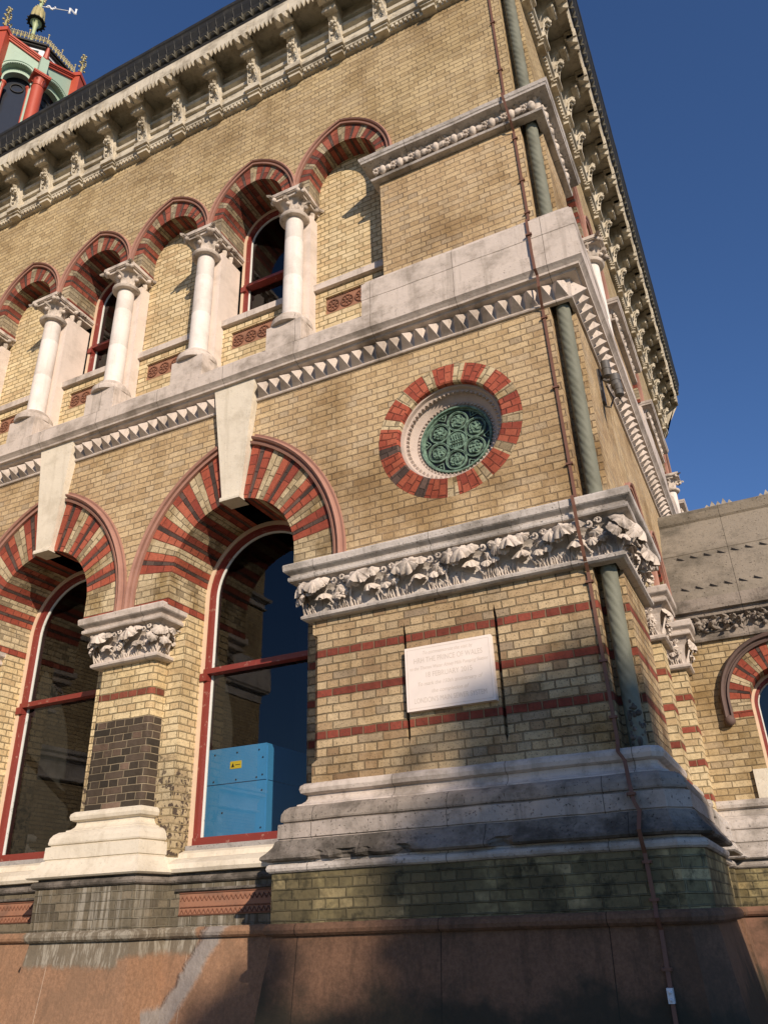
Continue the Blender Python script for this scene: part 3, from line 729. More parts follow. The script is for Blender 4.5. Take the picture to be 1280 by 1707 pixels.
# thick outer stop at the big hood feet
# --- windows
def window(T, c, r, zs, zb, e, wname='window', transom=None, glass_e=-.05, sc_=1.0, sill_rough=True):
    d = .05*sc_
    outl = lambda q: arch_pts(c, zs, zb, ('r', r-q), 28)
    mb = MB()
    sweep2d(mb, T, outl(0), [(0, -.12), (0, .0), (-d*.9, .0), (-d*.9, -.03), (-d*.95, -.12)], 0)           # cream stop
    fr = part(mb, wname, M_FC)
    mb = MB()
    sweep2d(mb, T, outl(d*.95), [(0, -.10), (0, -.012), (-d*.9, -.012), (-d*1.0, -.06), (-d*1.0, -.10)])
    mb.box(T, c-r+.04, c+r-.04, -.11, -.004, zb, zb+.075*sc_)
    if transom:
        mb.box(T, c-r+d, c+r-d, -.10, .012, transom, transom+.055*sc_)
        mb.box(T, c-r+d*.2, c-r+d*2, -.10, .02, transom-.07, transom+.01)
    part(mb, 'sash_frame', M_FR, fr)
    mb = MB()
    sweep2d(mb, T, outl(d*1.95), [(0, -.09), (0, -.065), (-d*.35, -.075), (-d*.35, -.09)])
    part(mb, 'glazing_bead', M_FW, fr)
    mb = MB()
    pts = outl(d*1.5); sheet(mb, T, -.085, pts)
    part(mb, 'glass', M_GL, fr)
    # backing behind the stop, so no light leaks round the frame
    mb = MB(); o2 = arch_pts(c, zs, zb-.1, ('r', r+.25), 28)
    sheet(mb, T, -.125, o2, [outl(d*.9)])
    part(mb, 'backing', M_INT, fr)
    return fr
def FE(e0): return lambda s, e, z: F(s, e0+e, z)
def SE(e0): return lambda s, e, z: S(s, e0+e, z)
for i, c in enumerate(BAYS):
    window(FE(-.60), c, RI, CZ, 2.285, 0, transom=3.955)
for i, c in enumerate(UB):
    if i % 2 == 1: window(FE(-.50), c, UR, UZ, 8.30, 0, transom=9.08, sc_=.8)
for c in SBAY_U: window(SE(-.50), c, UR, UZ, 8.30, 0, transom=9.08, sc_=.8)
for c in SBAY_L: window(SE(-.60), c, UR, 4.85, 2.285, 0, transom=3.955, sc_=.8)
# blind arcade backs and walls under the sills
for i, c in enumerate(UB):
    if i % 2 == 0:
        mb = MB(); sheet(mb, F, -.26, [(c-.6, 8.2), (c+.6, 8.2), (c+.6, 10.45), (c-.6, 10.45)])
        part(mb, 'blind_panel', M_PALE)
for i, c in enumerate(UB):
    mb = MB(); sheet(mb, F, -.24, [(c-.53, 7.5), (c+.53, 7.5), (c+.53, 8.26), (c-.53, 8.26)], [[(c-.37, 7.86), (c+.37, 7.86), (c+.37, 8.12), (c-.37, 8.12)]])
    for p in (((c-.37, 7.86), (c+.37, 7.86)), ((c+.37, 7.86), (c+.37, 8.12)), ((c+.37, 8.12), (c-.37, 8.12)), ((c-.37, 8.12), (c-.37, 7.86))):
        mb.face([F(p[0][0], -.24, p[0][1]), F(p[1][0], -.24, p[1][1]), F(p[1][0], -.275, p[1][1]), F(p[0][0], -.275, p[0][1])])
    part(mb, 'apron_wall', M_PALE)
for c in UB:   # terracotta tile panels with wheel roundels
    mb = MB(); sheet(mb, F, -.27, [(c-.37, 7.86), (c+.37, 7.86), (c+.37, 8.12), (c-.37, 8.12)])
    mb2 = MB()
    for q in range(4):
        x, z = c-.275+q*.183, 7.99
        for rr in (.078, .024):
            rows = []
            for p, e in ((rr-.009, -.268), (rr-.006, -.258), (rr+.004, -.258), (rr+.007, -.268)):
                rows.append([F(x+p*math.cos(2*PI*j/20), e, z+p*math.sin(2*PI*j/20)) for j in range(20)])
            mb2.grid(rows, 0, True)
        for j in range(8):
            a_ = PI*j/4+.2; mb2.tube([F(x+.024*math.cos(a_), -.264, z+.024*math.sin(a_)), F(x+.07*math.cos(a_), -.264, z+.07*math.sin(a_))], .007, 5)
    for q in range(24):
        for zz in (7.873, 8.108): mb2.ball(F(c-.355+q*.0309, -.266, zz), .009, 0, 5)
    t = part(mb, 'tile_panel', M_TERR); part(mb2, 'roundel_relief', M_TERRD, t)
for i, c in enumerate(UB):
    mb = MB(); mb.box(F, c-.50, c+.50, -.5, -.19, 8.235, 8.325); part(mb, 'sill', M_ST)
for c in SBAY_U:
    mb = MB(); mb.box(S, c-.50, c+.50, -.5, -.05, 8.2, 8.30); part(mb, 'sill', M_ST)
    mb = MB(); mb.box(S, c-.6, c+.6, -.5, -.1, 7.2, 8.2); part(mb, 'apron_wall', M_BR)

# --- spandrel stubs between upper arches (rest on the columns): their undersides
def capital_round(T, c, e, z0, zt, r, hw, seed, eback):
    """crocket capital: necking ring, bell, corner and centre leaves, square abacus from eback to e+hw"""
    mb = MB(); rnd = random.Random(seed); P = T(c, e, 0)
    H = zt-z0
    ab = .30*H
    mb.lathe((P.x, P.y, z0), [(r, -.02), (r*1.55, -.015), (r*1.72, .008), (r*1.72, .02), (r*1.5, .035), (r*1.3, .05), (r*1.15, .05)], 24)
    mb.lathe((P.x, P.y, z0), [(r*1.05, .04), (r*1.08, .10), (r*1.25, .18), (r*1.7, H-ab)], 20)
    for q in range(8):
        a = PI/4*q+PI/8*0; diag = q % 2 == 1
        ca, sa = math.cos(a), math.sin(a)
        def TT(l, o, u_, ca=ca, sa=sa): rr = r*1.05+o; return T(c+ca*rr-sa*l, e+sa*rr+ca*l, z0+.05+u_)
        leaf(mb, TT, .10 if diag else .12, (H-ab)*(.98 if diag else .72), (1.65 if diag else .9), rnd, 0, 2.2 if diag else 2.8)
        rr = hw*(1.18 if diag else .78); zz = z0+.05+(H-ab)*(.72 if diag else .60)
        if diag:
            for sd in (-1, 1):
                cc = T(c+ca*rr-sa*.026*sd, e+sa*rr+ca*.026*sd, zz+.035); mb.ball(cc, .033, 0, 8)
        else:
            mb.ball(T(c+ca*rr*.9, e+sa*rr*.9, zz-.03), .028, 0, 8)
    # abacus, extended back along the impost
    x0, x1 = c-hw, c+hw
    for (q, za, zb_) in ((-.035, zt-ab, zt-ab*.62), (-.012, zt-ab*.62, zt-ab*.5), (0, zt-ab*.5, zt)):
        mb.box(T, x0-q, x1+q, eback, e+hw+q-.0, za, zb_)
    # soffit leaves of the impost going back
    for sd in (-1, 1):
        for q in range(2):
            def TT(l, o, u_, sd=sd, q=q): return T(c+sd*(.165+o), -.18-q*.13+l, z0+.12+u_)
            leaf(mb, TT, .10, (H-ab)*.75, .5, rnd, 0, 3.0)
    return mb
for i, c in enumerate(UCOL):
    mb = MB(); P = F(c, .0, 0)
    mb.lathe((P.x, P.y, 7.72), [(.128, 0), (.120, .03), (.117, .05), (.117, .596), (.1145, .60), (.1145, .604), (.1165, .608), (.113, 1.196), (.1105, 1.20), (.1105, 1.204), (.1125, 1.208), (.108, 1.60)], 28)
    sh = part(mb, 'column', M_COL)
    part(capital_round(F, c, .0, 9.27, 9.60, .108, .228, 60+i, -.5), 'capital', M_CAR, sh)
    mb = MB()
    mb.lathe((P.x, P.y, 7.58), [(.235, -.03), (.242, .0), (.235, .04), (.205, .055), (.19, .07), (.195, .09), (.175, .12), (.15, .135), (.128, .145)], 28)
    # pedestal block dying into the sloping string course
    mb.box(F, c-.225, c+.225, -.25, .175, 7.15, 7.55)
    for sd in (-1, 1): pass
    part(mb, 'column_base', M_ST, sh)
    mb = MB(); mb.box(F, c-.166, c+.166, -.5, -.10, 7.45, 9.40); mb.box(F, c-.172, c+.172, -.5, -.094, 7.45, 7.72)
    part(mb, 'pilaster', M_PIL, sh)
for i, c in enumerate([8.495, 15.715]):
    mb = MB(); P = S(c, .0, 0)
    mb.lathe((P.x, P.y, 7.62), [(.128, 0), (.117, .05), (.108, 1.7)], 24)
    sh = part(mb, 'column', M_COL)
    part(capital_round(S, c, .0, 9.27, 9.60, .108, .228, 80+i, -.5), 'capital', M_CAR, sh)
    mb = MB(); mb.box(S, c-.166, c+.166, -.5, -.10, 7.2, 9.40); part(mb, 'pilaster', M_PIL, sh)

# --- lower piers
for i, c in enumerate(PIERS):
    y1, y2, yb = -.136, -.32, -.62
    mb = MB(); h, h2 = .366, .577
    rr = .05
    pth = [F(c-h, y2, 0), F(c-h, y1-rr, 0)]+[F(c-h+rr-rr*math.cos(PI/2*q/4), y1-rr+rr*math.sin(PI/2*q/4), 0) for q in range(1, 5)]+[F(c+h-rr+rr*math.sin(PI/2*q/4), y1-rr+rr*math.cos(PI/2*q/4), 0) for q in range(0, 5)]+[F(c+h, y2, 0)]
    def colm(z0, z1):
        Ls = 0
        for a_, b_ in zip(pth[:-1], pth[1:]):
            L2 = Ls+(b_-a_).length
            mb.face([Vector((a_.x, a_.y, z0)), Vector((b_.x, b_.y, z0)), Vector((b_.x, b_.y, z1)), Vector((a_.x, a_.y, z1))], 0, [(Ls, z0), (L2, z0), (L2, z1), (Ls, z1)], True); Ls = L2
    zs_ = 3.485 if i == 0 else 2.5
    colm(zs_, 4.14)
    pr = part(mb, 'pier', M_BR1)
    if i == 0:
        mb = MB(); colm(2.5, zs_); part(mb, 'pier_repair', M_BLK, pr, label='dark engineering brick facing on the lower half of the pier')
    mb = MB()
    for sd in (-1, 1):
        sheet(mb, F, y2, [(c+sd*h, 2.0), (c+sd*h2, 2.0), (c+sd*h2, 4.555), (c+sd*h, 4.555)])
        mb.face([F(c+sd*h2, y2, 2.0), F(c+sd*h2, yb, 2.0), F(c+sd*h2, yb, 4.555), F(c+sd*h2, y2, 4.555)])
    part(mb, 'pier_jamb', M_JAMB, pr)
# --- band / capital profile
BANDP = [(-.02, 4.045), (.055, 4.05), (.078, 4.065), (.082, 4.085), (.06, 4.105), (.025, 4.12), (.02, 4.14), (.025, 4.24), (.05, 4.33), (.10, 4.40), (.13, 4.415), (.165, 4.418), (.172, 4.43), (.172, 4.455), (.15, 4.468), (.155, 4.48), (.195, 4.505), (.205, 4.515), (.21, 4.565), (.205, 4.58), (-.1, 4.60)]
def pth_pier(c, h, y, yb): return [(c-h, yb), (c-h, y), (c+h, y), (c+h, yb)]
for i, c in enumerate(PIERS):
    mb = MB(); moulding(mb, pth_pier(c, .366, 6.136, 6.34), BANDP)
    cp_ = part(mb, 'pier_capital', M_ST)
    mb = MB()
    Tp = lambda s, e, z: F(s, e-.136, z)
    frieze(mb, Tp, c-.41, c+.41, 4.12, 4.41, .03, .15, 100+i, 0, .115, .2)
    Tr = lambda s, e, z: Vector((c+.366+e, s, z)); frieze(mb, Tr, 6.12, 6.32, 4.12, 4.41, .03, .15, 120+i, 0, .11, .2)
    Tl = lambda s, e, z: Vector((c-.366-e, s, z)); frieze(mb, Tl, 6.12, 6.32, 4.12, 4.41, .03, .15, 140+i, 0, .11, .2)
    for sd in (-1, 1):
        def TT(l, o, u_, sd=sd): d_ = .7071; return Vector((c+sd*(.385+(o)*d_)+l*d_, 6.12-(o)*d_+l*d_*sd, 4.13+u_))
        rn_ = random.Random(5+i)
        for l_, u_, r_, a_ in ((0, .19, .085, .5), (-.06, .11, .055, .2), (.06, .09, .055, .3)): palm(mb, lambda s, e, z, l_=l_: TT(s+l_, e, z), 0, u_, .085, r_, a_, rn_)
    part(mb, 'carved_leaves', M_CAR, cp_)
# corner band (front pier wrapping onto the side)
P1 = [(-3.56, 6.30), (-3.56, 6.0), (X0, 6.0), (X0, 7.165), (-.95, 7.165)]
mb = MB(); moulding(mb, P1, BANDP, 0, True)
bd = part(mb, 'carved_band', M_STW, label='lower carved leaf band wrapping the corner')
mb = MB(); frieze(mb, F, -3.60, X0-.02, 4.12, 4.41, .03, .165, 200, 0, .135, .35)
frieze(mb, S, 6.02, 7.16, 4.12, 4.41, .03, .165, 201, 0, .135, .35)
def TT(l, o, u_): d_ = .7071; return Vector((X0+.02+o*d_+l*d_, 6.0-.02-o*d_+l*d_, 4.13+u_))
rn_ = random.Random(3)
for l_, u_, r_, a_ in ((0, .20, .10, .5), (-.08, .12, .07, .2), (.08, .12, .07, .3), (0, .06, .06, .9)): palm(mb, lambda s, e, z, l_=l_: TT(s+l_, e, z), 0, u_, .10, r_, a_, rn_)
def TT(l, o, u_): d_ = .7071; return Vector((-3.58-o*d_+l*d_, 6.0-.02-o*d_-l*d_, 4.13+u_))
for l_, u_, r_, a_ in ((0, .20, .09, .5), (-.06, .12, .06, .2), (.06, .10, .06, .3)): palm(mb, lambda s, e, z, l_=l_: TT(s+l_, e, z), 0, u_, .09, r_, a_, rn_)
Tl = lambda s, e, z: Vector((-3.56-e, s, z)); frieze(mb, Tl, 6.02, 6.28, 4.12, 4.41, .03, .15, 203, 0, .12, .2)
part(mb, 'carved_leaves', M_CAR, bd)
# upper band
BAND2 = [(-.02, 9.30), (.075, 9.305), (.085, 9.33), (.06, 9.35), (.03, 9.36), (.03, 9.47), (.07, 9.52), (.13, 9.535), (.165, 9.54), (.17, 9.565), (.18, 9.575), (.19, 9.615), (-.05, 9.63)]
P2 = [(-2.70, 6.26), (-2.70, 6.0), (X0, 6.0), (X0, 7.165), (-1.0, 7.165)]
mb = MB(); moulding(mb, P2, BAND2)
bd = part(mb, 'carved_band', M_STW, label='upper carved fruit band wrapping the corner')
def fruits(mb, T, s0, s1, z0, z1, e, seed):
    rnd = random.Random(seed); n = round((s1-s0)/.074)
    for i in range(n):
        s_ = s0+(i+.5)*(s1-s0)/n; k_ = i % 3; zc = (z0+z1)/2
        if k_ == 0:
            for q in range(8):
                a_ = PI/4*q; mb.ball(T(s_+.038*math.cos(a_), e+.025, zc+.01+.038*math.sin(a_)), .019, 0, 6)
            mb.ball(T(s_, e+.04, zc+.01), .020, 0, 6)
        elif k_ == 1: mb.ball(T(s_, e+.02, zc-.005), .055, 0, 10, .85, 1.15)
        else: clump(mb, T, s_, zc+.01, e+.005, .052, rnd)
        TT = lambda l, o, u_, s_=s_: T(s_+.05+l, e-.01+o, z0+.0+u_)
        leaf(mb, TT, .10, (z1-z0)*rnd.uniform(.75, .95), .7, rnd, 0, 2.6, 5, 6)
mb = MB(); fruits(mb, F, -2.74, X0, 9.355, 9.53, .04, 7); fruits(mb, S, 6.02, 7.15, 9.355, 9.53, .04, 8)
part(mb, 'carved_fruit', M_CAR, bd)
for a, b in SPIER_U[1:]:
    mb = MB(); moulding(mb, [(-1.0, a), (X0, a), (X0, b), (-1.0, b)], BAND2); bd = part(mb, 'carved_band', M_ST)
    mb = MB(); fruits(mb, S, a, b, 9.355, 9.53, .04, 9); part(mb, 'carved_fruit', M_CAR, bd)
# side lower: narrow pier and respond
for c0, c1, q in ((8.33, 8.66, 0), (9.60, 9.95, 1)):
    ex = -.03 if q == 0 else .05
    xe = X0+ex
    mb = MB(); mb.box(S, c0, c1, -.6, ex, 2.0, 4.14); pr = part(mb, 'pier', M_WINGR)
    mb = MB(); moulding(mb, [(-1.3, c0), (xe, c0), (xe, c1), (-1.3, c1)], [(a_*.85, z_) for a_, z_ in BANDP]); cpx = part(mb, 'pier_capital', M_ST, pr)
    mb = MB(); frieze(mb, lambda s, e, z: Vector((s, c0-e, z)), -1.15, xe, 4.12, 4.40, .03, .12, 300+q, 0, .12, .4)
    frieze(mb, lambda s, e, z: Vector((xe+e, s, z)), c0, c1, 4.12, 4.40, .03, .12, 310+q, 0, .12, .4)
    part(mb, 'carved_leaves', M_CAR, cpx)

# --- lozenge string course
PS = [(XL, 6.0), (X0, 6.0), (X0, 18.2)]
STR = [(-.02, 6.725), (.022, 6.73), (.030, 6.742), (.022, 6.752), (.018, 6.758), (.030, 6.952), (.105, 6.960), (.112, 6.980), (.150, 6.984), (.155, 7.005), (.178, 7.03), (.20, 7.05), (.20, 7.215)]
mb = MB(); moulding(mb, PS, STR+[(-.05, 7.47)])
st = part(mb, 'string_course', M_ST)
mb = MB()
def loz(T, s0, s1, n):
    dw = (s1-s0)/n; rnd = random.Random(n)
    for i in range(n):
        a, b = s0+(i+.05)*dw, s0+(i+.95)*dw; e0, z0, e1, z1 = .018, 6.764, .029, 6.948
        t = T((a+b)/2+rnd.uniform(-.004, .004), .158+rnd.uniform(-.010, .004), 6.858+rnd.uniform(-.004, .004))
        q = [T(a, e0, z0), T(b, e0, z0), T(b, e1, z1), T(a, e1, z1)]
        for j in range(4): mb.face([q[j], q[(j+1) % 4], t])
for T_, a_, b_, n_ in ((F, BAYS[0]+.26, X0, 24), (F, BAYS[1]+.26, BAYS[0]-.27, 15), (F, BAYS[2]+.26, BAYS[1]-.27, 15), (S, 6.0, 18.2, 83)):
    mb = MB(); loz(T_, a_, b_, n_); part(mb, 'lozenge_moulding', M_ST, st)

mb = MB()  # weathered slope behind the front edge
mb.face([F(XL, .2, 7.215), F(-2.77, .2, 7.215), F(-2.77, -.25, 7.64), F(XL, -.25, 7.64)])
part(mb, 'weathered_slope', M_SLOPE, st)
mb = MB()  # blocking course under the corner pier
P3 = [(-2.77, 6.25), (-2.77, 6.0), (X0, 6.0), (X0, 7.2)]
moulding(mb, [(-2.70, 6.25), (-2.70, 6.0), (X0, 6.0), (X0, 7.165), (-1.1, 7.165)], [(.19, 7.20), (.185, 7.44), (.19, 7.445), (.185, 7.66), (.16, 7.69), (.155, 7.71), (.02, 7.86), (-.2, 7.87)])
part(mb, 'blocking_course', M_ST, st)
for a, b in SPIER_U[1:]:
    mb = MB(); moulding(mb, [(-1.1, a), (X0, a), (X0, b), (-1.1, b)], [(.19, 7.20), (.185, 7.66), (.155, 7.71), (.02, 7.86), (-.2, 7.87)])
    part(mb, 'blocking_course', M_ST, st)

# --- stone base
BASE = [(-.02, 2.635), (.045, 2.632), (.070, 2.612), (.076, 2.585), (.066, 2.555), (.042, 2.543), (.022, 2.540), (.022, 2.515), (.032, 2.492), (.055, 2.472), (.085, 2.462), (.086, 2.452), (.128, 2.444), (.160, 2.422), (.180, 2.388), (.186, 2.345), (.182, 2.332), (.166, 2.326), (.166, 2.318), (.198, 2.312), (.200, 2.205), (.188, 2.199), (.188, 2.192), (.210, 2.186), (.228, 2.145), (.262, 2.098), (.292, 2.068), (.296, 2.050), (.280, 2.036), (.22, 2.034), (.12, 2.034)]
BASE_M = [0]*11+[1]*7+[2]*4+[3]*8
def base_chip(x, y, e, z):
    if e < .28 or z > 2.12: return (0, 0)
    n = mnoise.noise(Vector((x*2.3, y*2.3, 4.1)))+.6*mnoise.noise(Vector((x*7, y*7, 1.3)))
    k_ = max(0, n-.12)*.12
    if y < 6.1:
        for cx, w_, d_ in ((-2.92, .10, .035), (-2.62, .13, .04), (-1.9, .06, .02)): k_ += d_*max(0, 1-abs(x-cx)/w_)
    return (-k_*1.3, k_*.45)
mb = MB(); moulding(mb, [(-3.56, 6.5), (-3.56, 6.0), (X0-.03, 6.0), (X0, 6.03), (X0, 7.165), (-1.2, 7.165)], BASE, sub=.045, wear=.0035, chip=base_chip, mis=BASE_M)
part(mb, 'stone_base', [M_ST, M_SHOU, M_FACE, M_STK], label='stone base of the corner pier, darkened by soot and by shade put into its colour')
for i, c in enumerate(PIERS):
    mb = MB(); moulding(mb, pth_pier(c, .366, 6.136, 6.62), BASE); part(mb, 'stone_base', M_STC)
mb = MB()
for c0, c1 in ((7.4, 8.3), (8.7, 9.6)): moulding(mb, [(-1.35, c0-.4), (-1.35, c1+.4)], [(0, 2.30), (.26, 2.14), (.30, 2.065), (.25, 2.03), (0, 2.03)])
for c0, c1 in ((8.33, 8.66), (9.60, 9.9)): moulding(mb, [(-1.3, c0), (X0-.03, c0), (X0-.03, c1), (-1.3, c1)], BASE)
part(mb, 'stone_base', M_STW)
# sills of the three big windows
SILL = [(-.05, 2.30), (.0, 2.255), (.10, 2.22), (.11, 2.175), (.20, 2.16), (.285, 2.12), (.30, 2.075), (.285, 2.045), (.2, 2.04)]
for c in BAYS:
    mb = MB(); moulding(mb, [(c-.96, 6.58), (c+.96, 6.58)], SILL, caps=False)
    part(mb, 'sill', M_STC)
    mb = MB(); mb.box(F, c-.74, c+.74, -.62, -.55, 2.235, 2.288)
    part(mb, 'sill_bed', M_MORT)
# low wall path with every break
LP = [(XL, 6.58)]
for c in PIERS[::-1]: LP += [(c-.366, 6.58), (c-.366, 6.136), (c+.366, 6.136), (c+.366, 6.58)]
LPa = [p for p in LP if p[0] < -4.6]+[(-3.56, 6.58)]
LP1 = [p for p in LP]
LPr = [(-3.56, 6.58), (-3.56, 6.0), (X0-.02, 6.0), (X0, 6.02), (X0, 7.2), (-1.3, 7.2)]
full = [p for p in LP if p[0] > XL+.01]; full = [(XL, 6.58)]+full+LPr+[(-1.3, 8.3), (-.9, 8.3), (-.9, 8.7), (-1.3, 8.7), (-1.3, 9.55), (-.9, 9.55), (-.9, 9.9)]
i3 = full.index((-3.56, 6.58))
left = full[:i3+1]; right = full[i3:]
torus = lambda e, z, r: [(e+r*math.cos(t)*1.0, z+r*math.sin(t)) for t in [PI*.75-PI*1.5*q/8 for q in range(9)]]
def low(path, mt_t, mt_b, mt_r, mt_s, tz=1.985, rollr=.045):
    mb = MB(); moulding(mb, path, [(.15, 2.045), (.215, 2.035), (.215, 2.02)]+torus(.225, tz, .033)+[(.215, 1.945)]); tt = part(mb, 'torus_moulding', mt_t)
    mb = MB(); moulding(mb, path, [(.222, 1.95), (.222, 1.60)], wear=0); part(mb, 'plinth_wall', mt_b)
    mb = MB(); moulding(mb, path, [(.2, 1.61)]+torus(.222, 1.56, rollr)+[(.2, 1.51)]); part(mb, 'roll_moulding', mt_r)
    mb = MB(); moulding(mb, path, [(.21, 1.53), (.215, 1.50), (.29, .98), (.44, -.05)]); part(mb, 'battered_base', mt_s)
low(right, M_STW, M_MOSS_SHADE, M_REDR, M_REDR)
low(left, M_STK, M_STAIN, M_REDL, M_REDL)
# window-bay plinth: recessed zigzag terracotta panel
for c in BAYS:
    mb = MB(); e = -.58+.222
    mb.box(F, c-.60, c+.65, e-.02, e+.004, 1.69, 1.885)
    t = part(mb, 'zigzag_tile_panel', M_TERR)
    mb = MB()
    for r_ in range(3):
        z = 1.725+.052*r_
        for q in range(26):
            x = c-.585+q*.048
            sg = 1 if r_ % 2 == 0 else -1
            mb.tube([F(x, e+.006, z-.02), F(x+.022, e+.008, z+.018*sg), F(x+.046, e+.006, z-.02)], .006, 4)
    for z in (1.70, 1.873): mb.box(F, c-.60, c+.65, e, e+.012, z-.004, z+.004)
    part(mb, 'zigzag_relief', M_TERRD, t)
    mb = MB(); mb.box(F, c-.64, c+.75, e-.01, e+.03, 1.89, 1.91); part(mb, 'tile_lintel', M_STK, t)

# --- corner twisted columns
def twisted(z0, z1, seed, base=True):
    mb = MB(); n = 40; rows = []; k_ = 62; nz = int((z1-z0)/.014)
    c = (-.893, 6.098)
    for i in range(nz+1):
        z = z0+(z1-z0)*i/nz; rw = []
        for j in range(n):
            t = 2*PI*j/n; ph = 7*t+k_*z
            f = 1-.085*max(0, math.cos(ph))**3 if (z > z0+.16 or not base) else 1.0
            rr = .066*f
            if base and z < z0+.16:
                q = (z-z0)/.16; rr = .066*(1.08+.06*math.cos(q*18)) if q < .8 else .066*.98
            rw.append(Vector((c[0]+rr*math.cos(t), c[1]+rr*math.sin(t), z)))
        rows.append(rw)
    mb.grid(rows, 0, True)
    return mb
for z0, z1, bs in ((2.60, 4.10, False), (4.58, 6.80, True), (7.80, 9.34, False), (9.60, 12.0, False)):
    part(twisted(z0, z1, 1, bs), 'twisted_column', M_SPIR)
# broken foot of the lowest one
mb = MB(); rnd = random.Random(8)
for i in range(26):
    t = rnd.uniform(-1.6, .6); z = rnd.uniform(2.62, 2.98)
    p = Vector((-.893+.062*math.cos(t-.5), 6.098+.062*math.sin(t-.5), z)); mb.ball(p, rnd.uniform(.010, .026), 0, 5, 1, rnd.uniform(.6, 1.8))
part(mb, 'broken_surface', M_STK)

# --- oculus
mb = MB(); n = 48
cols = []; rnd = random.Random(4)
seq = [0, 0, 2, 0, 0, 2, 2, 0, 2, 0, 0, 0, 2, 1]
segn = 26; angs = [2*PI*i/segn for i in range(segn+1)]
for i in range(segn):
    mi = 0 if i % 2 == 0 else (2 if rnd.random() < .75 else 1)
    wv_ = .16 if i % 2 == 0 else -.0
    a1 = angs[i]-(.042 if i % 2 == 0 else -.042); a2 = angs[i+1]+(.042 if i % 2 == 0 else -.042)
    for q in range(3):
        b1, b2 = a1+(a2-a1)*q/3, a1+(a2-a1)*(q+1)/3
        P = lambda t, r, e=0: F(OCC[0]+r*math.cos(t), e, OCC[1]+r*math.sin(t))
        mb.face([P(b1, .535), P(b2, .535), P(b2, .725), P(b1, .725)], mi, [(.535, b1*.63), (.535, b2*.63), (.725, b2*.63), (.725, b1*.63)])
        mb.face([P(b1, .535), P(b2, .535), P(b2, .52, -.012), P(b1, .52, -.012)], mi, [(0, b1*.53), (0, b2*.53), (.03, b2*.53), (.03, b1*.53)])
        mb.face([P(b1, .52, -.012), P(b2, .52, -.012), P(b2, .52, -.10), P(b1, .52, -.10)], mi, [(0, b1*.53), (0, b2*.53), (.1, b2*.53), (.1, b1*.53)])
oc = part(mb, 'oculus', VM, label='round window ringed in red and buff brick')
mb = MB()
prof = [(.52, -.06), (.50, -.06), (.495, -.10), (.47, -.115), (.465, -.15), (.45, -.16), (.41, -.20), (.385, -.205), (.37, -.225), (.358, -.228), (.355, -.30)]
rows = [[F(OCC[0]+r*math.cos(2*PI*j/64), e, OCC[1]+r*math.sin(2*PI*j/64)) for j in range(64)] for r, e in prof]
mb.grid(rows, 0, True)
for r_, ee, nn, sz in ((.478, -.112, 60, .024), (.397, -.204, 60, .018)):
    for j in range(nn):
        a = 2*PI*j/nn; d_ = PI/nn
        P = lambda t, r, e: F(OCC[0]+r*math.cos(t), e, OCC[1]+r*math.sin(t))
        tip = P(a, r_-sz*1.2, ee+.02); q = [P(a-d_, r_+sz*.6, ee), P(a+d_, r_+sz*.6, ee), P(a+d_*.2, r_-sz, ee-.02), P(a-d_*.2, r_-sz, ee-.02)]
        for z_ in range(4): mb.face([q[z_], q[(z_+1) % 4], tip])
part(mb, 'stone_ring', M_RING, oc)
# pierced copper grille
mb = MB()
def flat_ring(mb, cx, cz, r, w_, e, n=28, h=.012, mi=0):
    rows = [[F(cx+q*math.cos(2*PI*j/n), ee, cz+q*math.sin(2*PI*j/n)) for j in range(n)] for q, ee in ((r-w_, e), (r-w_*.7, e+h), (r+w_*.7, e+h), (r+w_, e))]
    mb.grid(rows, mi, True)
E0 = -.245
rows = [[F(OCC[0]+r*math.cos(2*PI*j/40), e, OCC[1]+r*math.sin(2*PI*j/40)) for j in range(40)] for r, e in ((.36, E0-.02), (.345, E0), (.001, E0))]
mb.grid(rows, 0, True, False)
gb = part(mb, 'backing_plate', M_BLACK, oc)
mb = MB()
flat_ring(mb, OCC[0], OCC[1], .338, .010, E0, 48, .02); flat_ring(mb, OCC[0], OCC[1], .355, .012, E0, 48, .05)
rnd = random.Random(12)
for q in range(6):
    a = PI/3*q+.42; cx, cz = OCC[0]+.212*math.cos(a), OCC[1]+.212*math.sin(a)
    flat_ring(mb, cx, cz, .104, .007, E0+.002, 28, .018); flat_ring(mb, cx, cz, .092, .003, E0+.002, 28, .014)
    rows = [[F(cx+r*(1+.10*math.cos(5*2*PI*j/40))*math.cos(2*PI*j/40), E0+h_, cz+r*(1+.10*math.cos(5*2*PI*j/40))*math.sin(2*PI*j/40)) for j in range(40)] for r, h_ in ((.072, .0), (.066, .014), (.045, .010), (.001, .018))]
    mb.grid(rows, 0, True)
    for z_ in range(16):
        rr, tt = rnd.uniform(0, .058), rnd.uniform(0, 2*PI)
        mb.ball(F(cx+rr*math.cos(tt), E0+.018, cz+rr*math.sin(tt)), rnd.uniform(.006, .013), 0, 6)
    for z_ in range(5):
        tt = 2*PI*z_/5+q; mb.tube([F(cx+.03*math.cos(tt), E0+.018, cz+.03*math.sin(tt)), F(cx+.06*math.cos(tt+.6), E0+.02, cz+.06*math.sin(tt+.6)), F(cx+.066*math.cos(tt+1.2), E0+.014, cz+.066*math.sin(tt+1.2))], .006, 5)
flat_ring(mb, OCC[0], OCC[1], .10, .006, E0+.002, 28, .018)
rows = [[F(OCC[0]+r*math.cos(2*PI*j/30), E0+h_, OCC[1]+r*math.sin(2*PI*j/30)) for j in range(30)] for r, h_ in ((.094, .0), (.09, .010), (.001, .012))]
mb.grid(rows, 0, True)
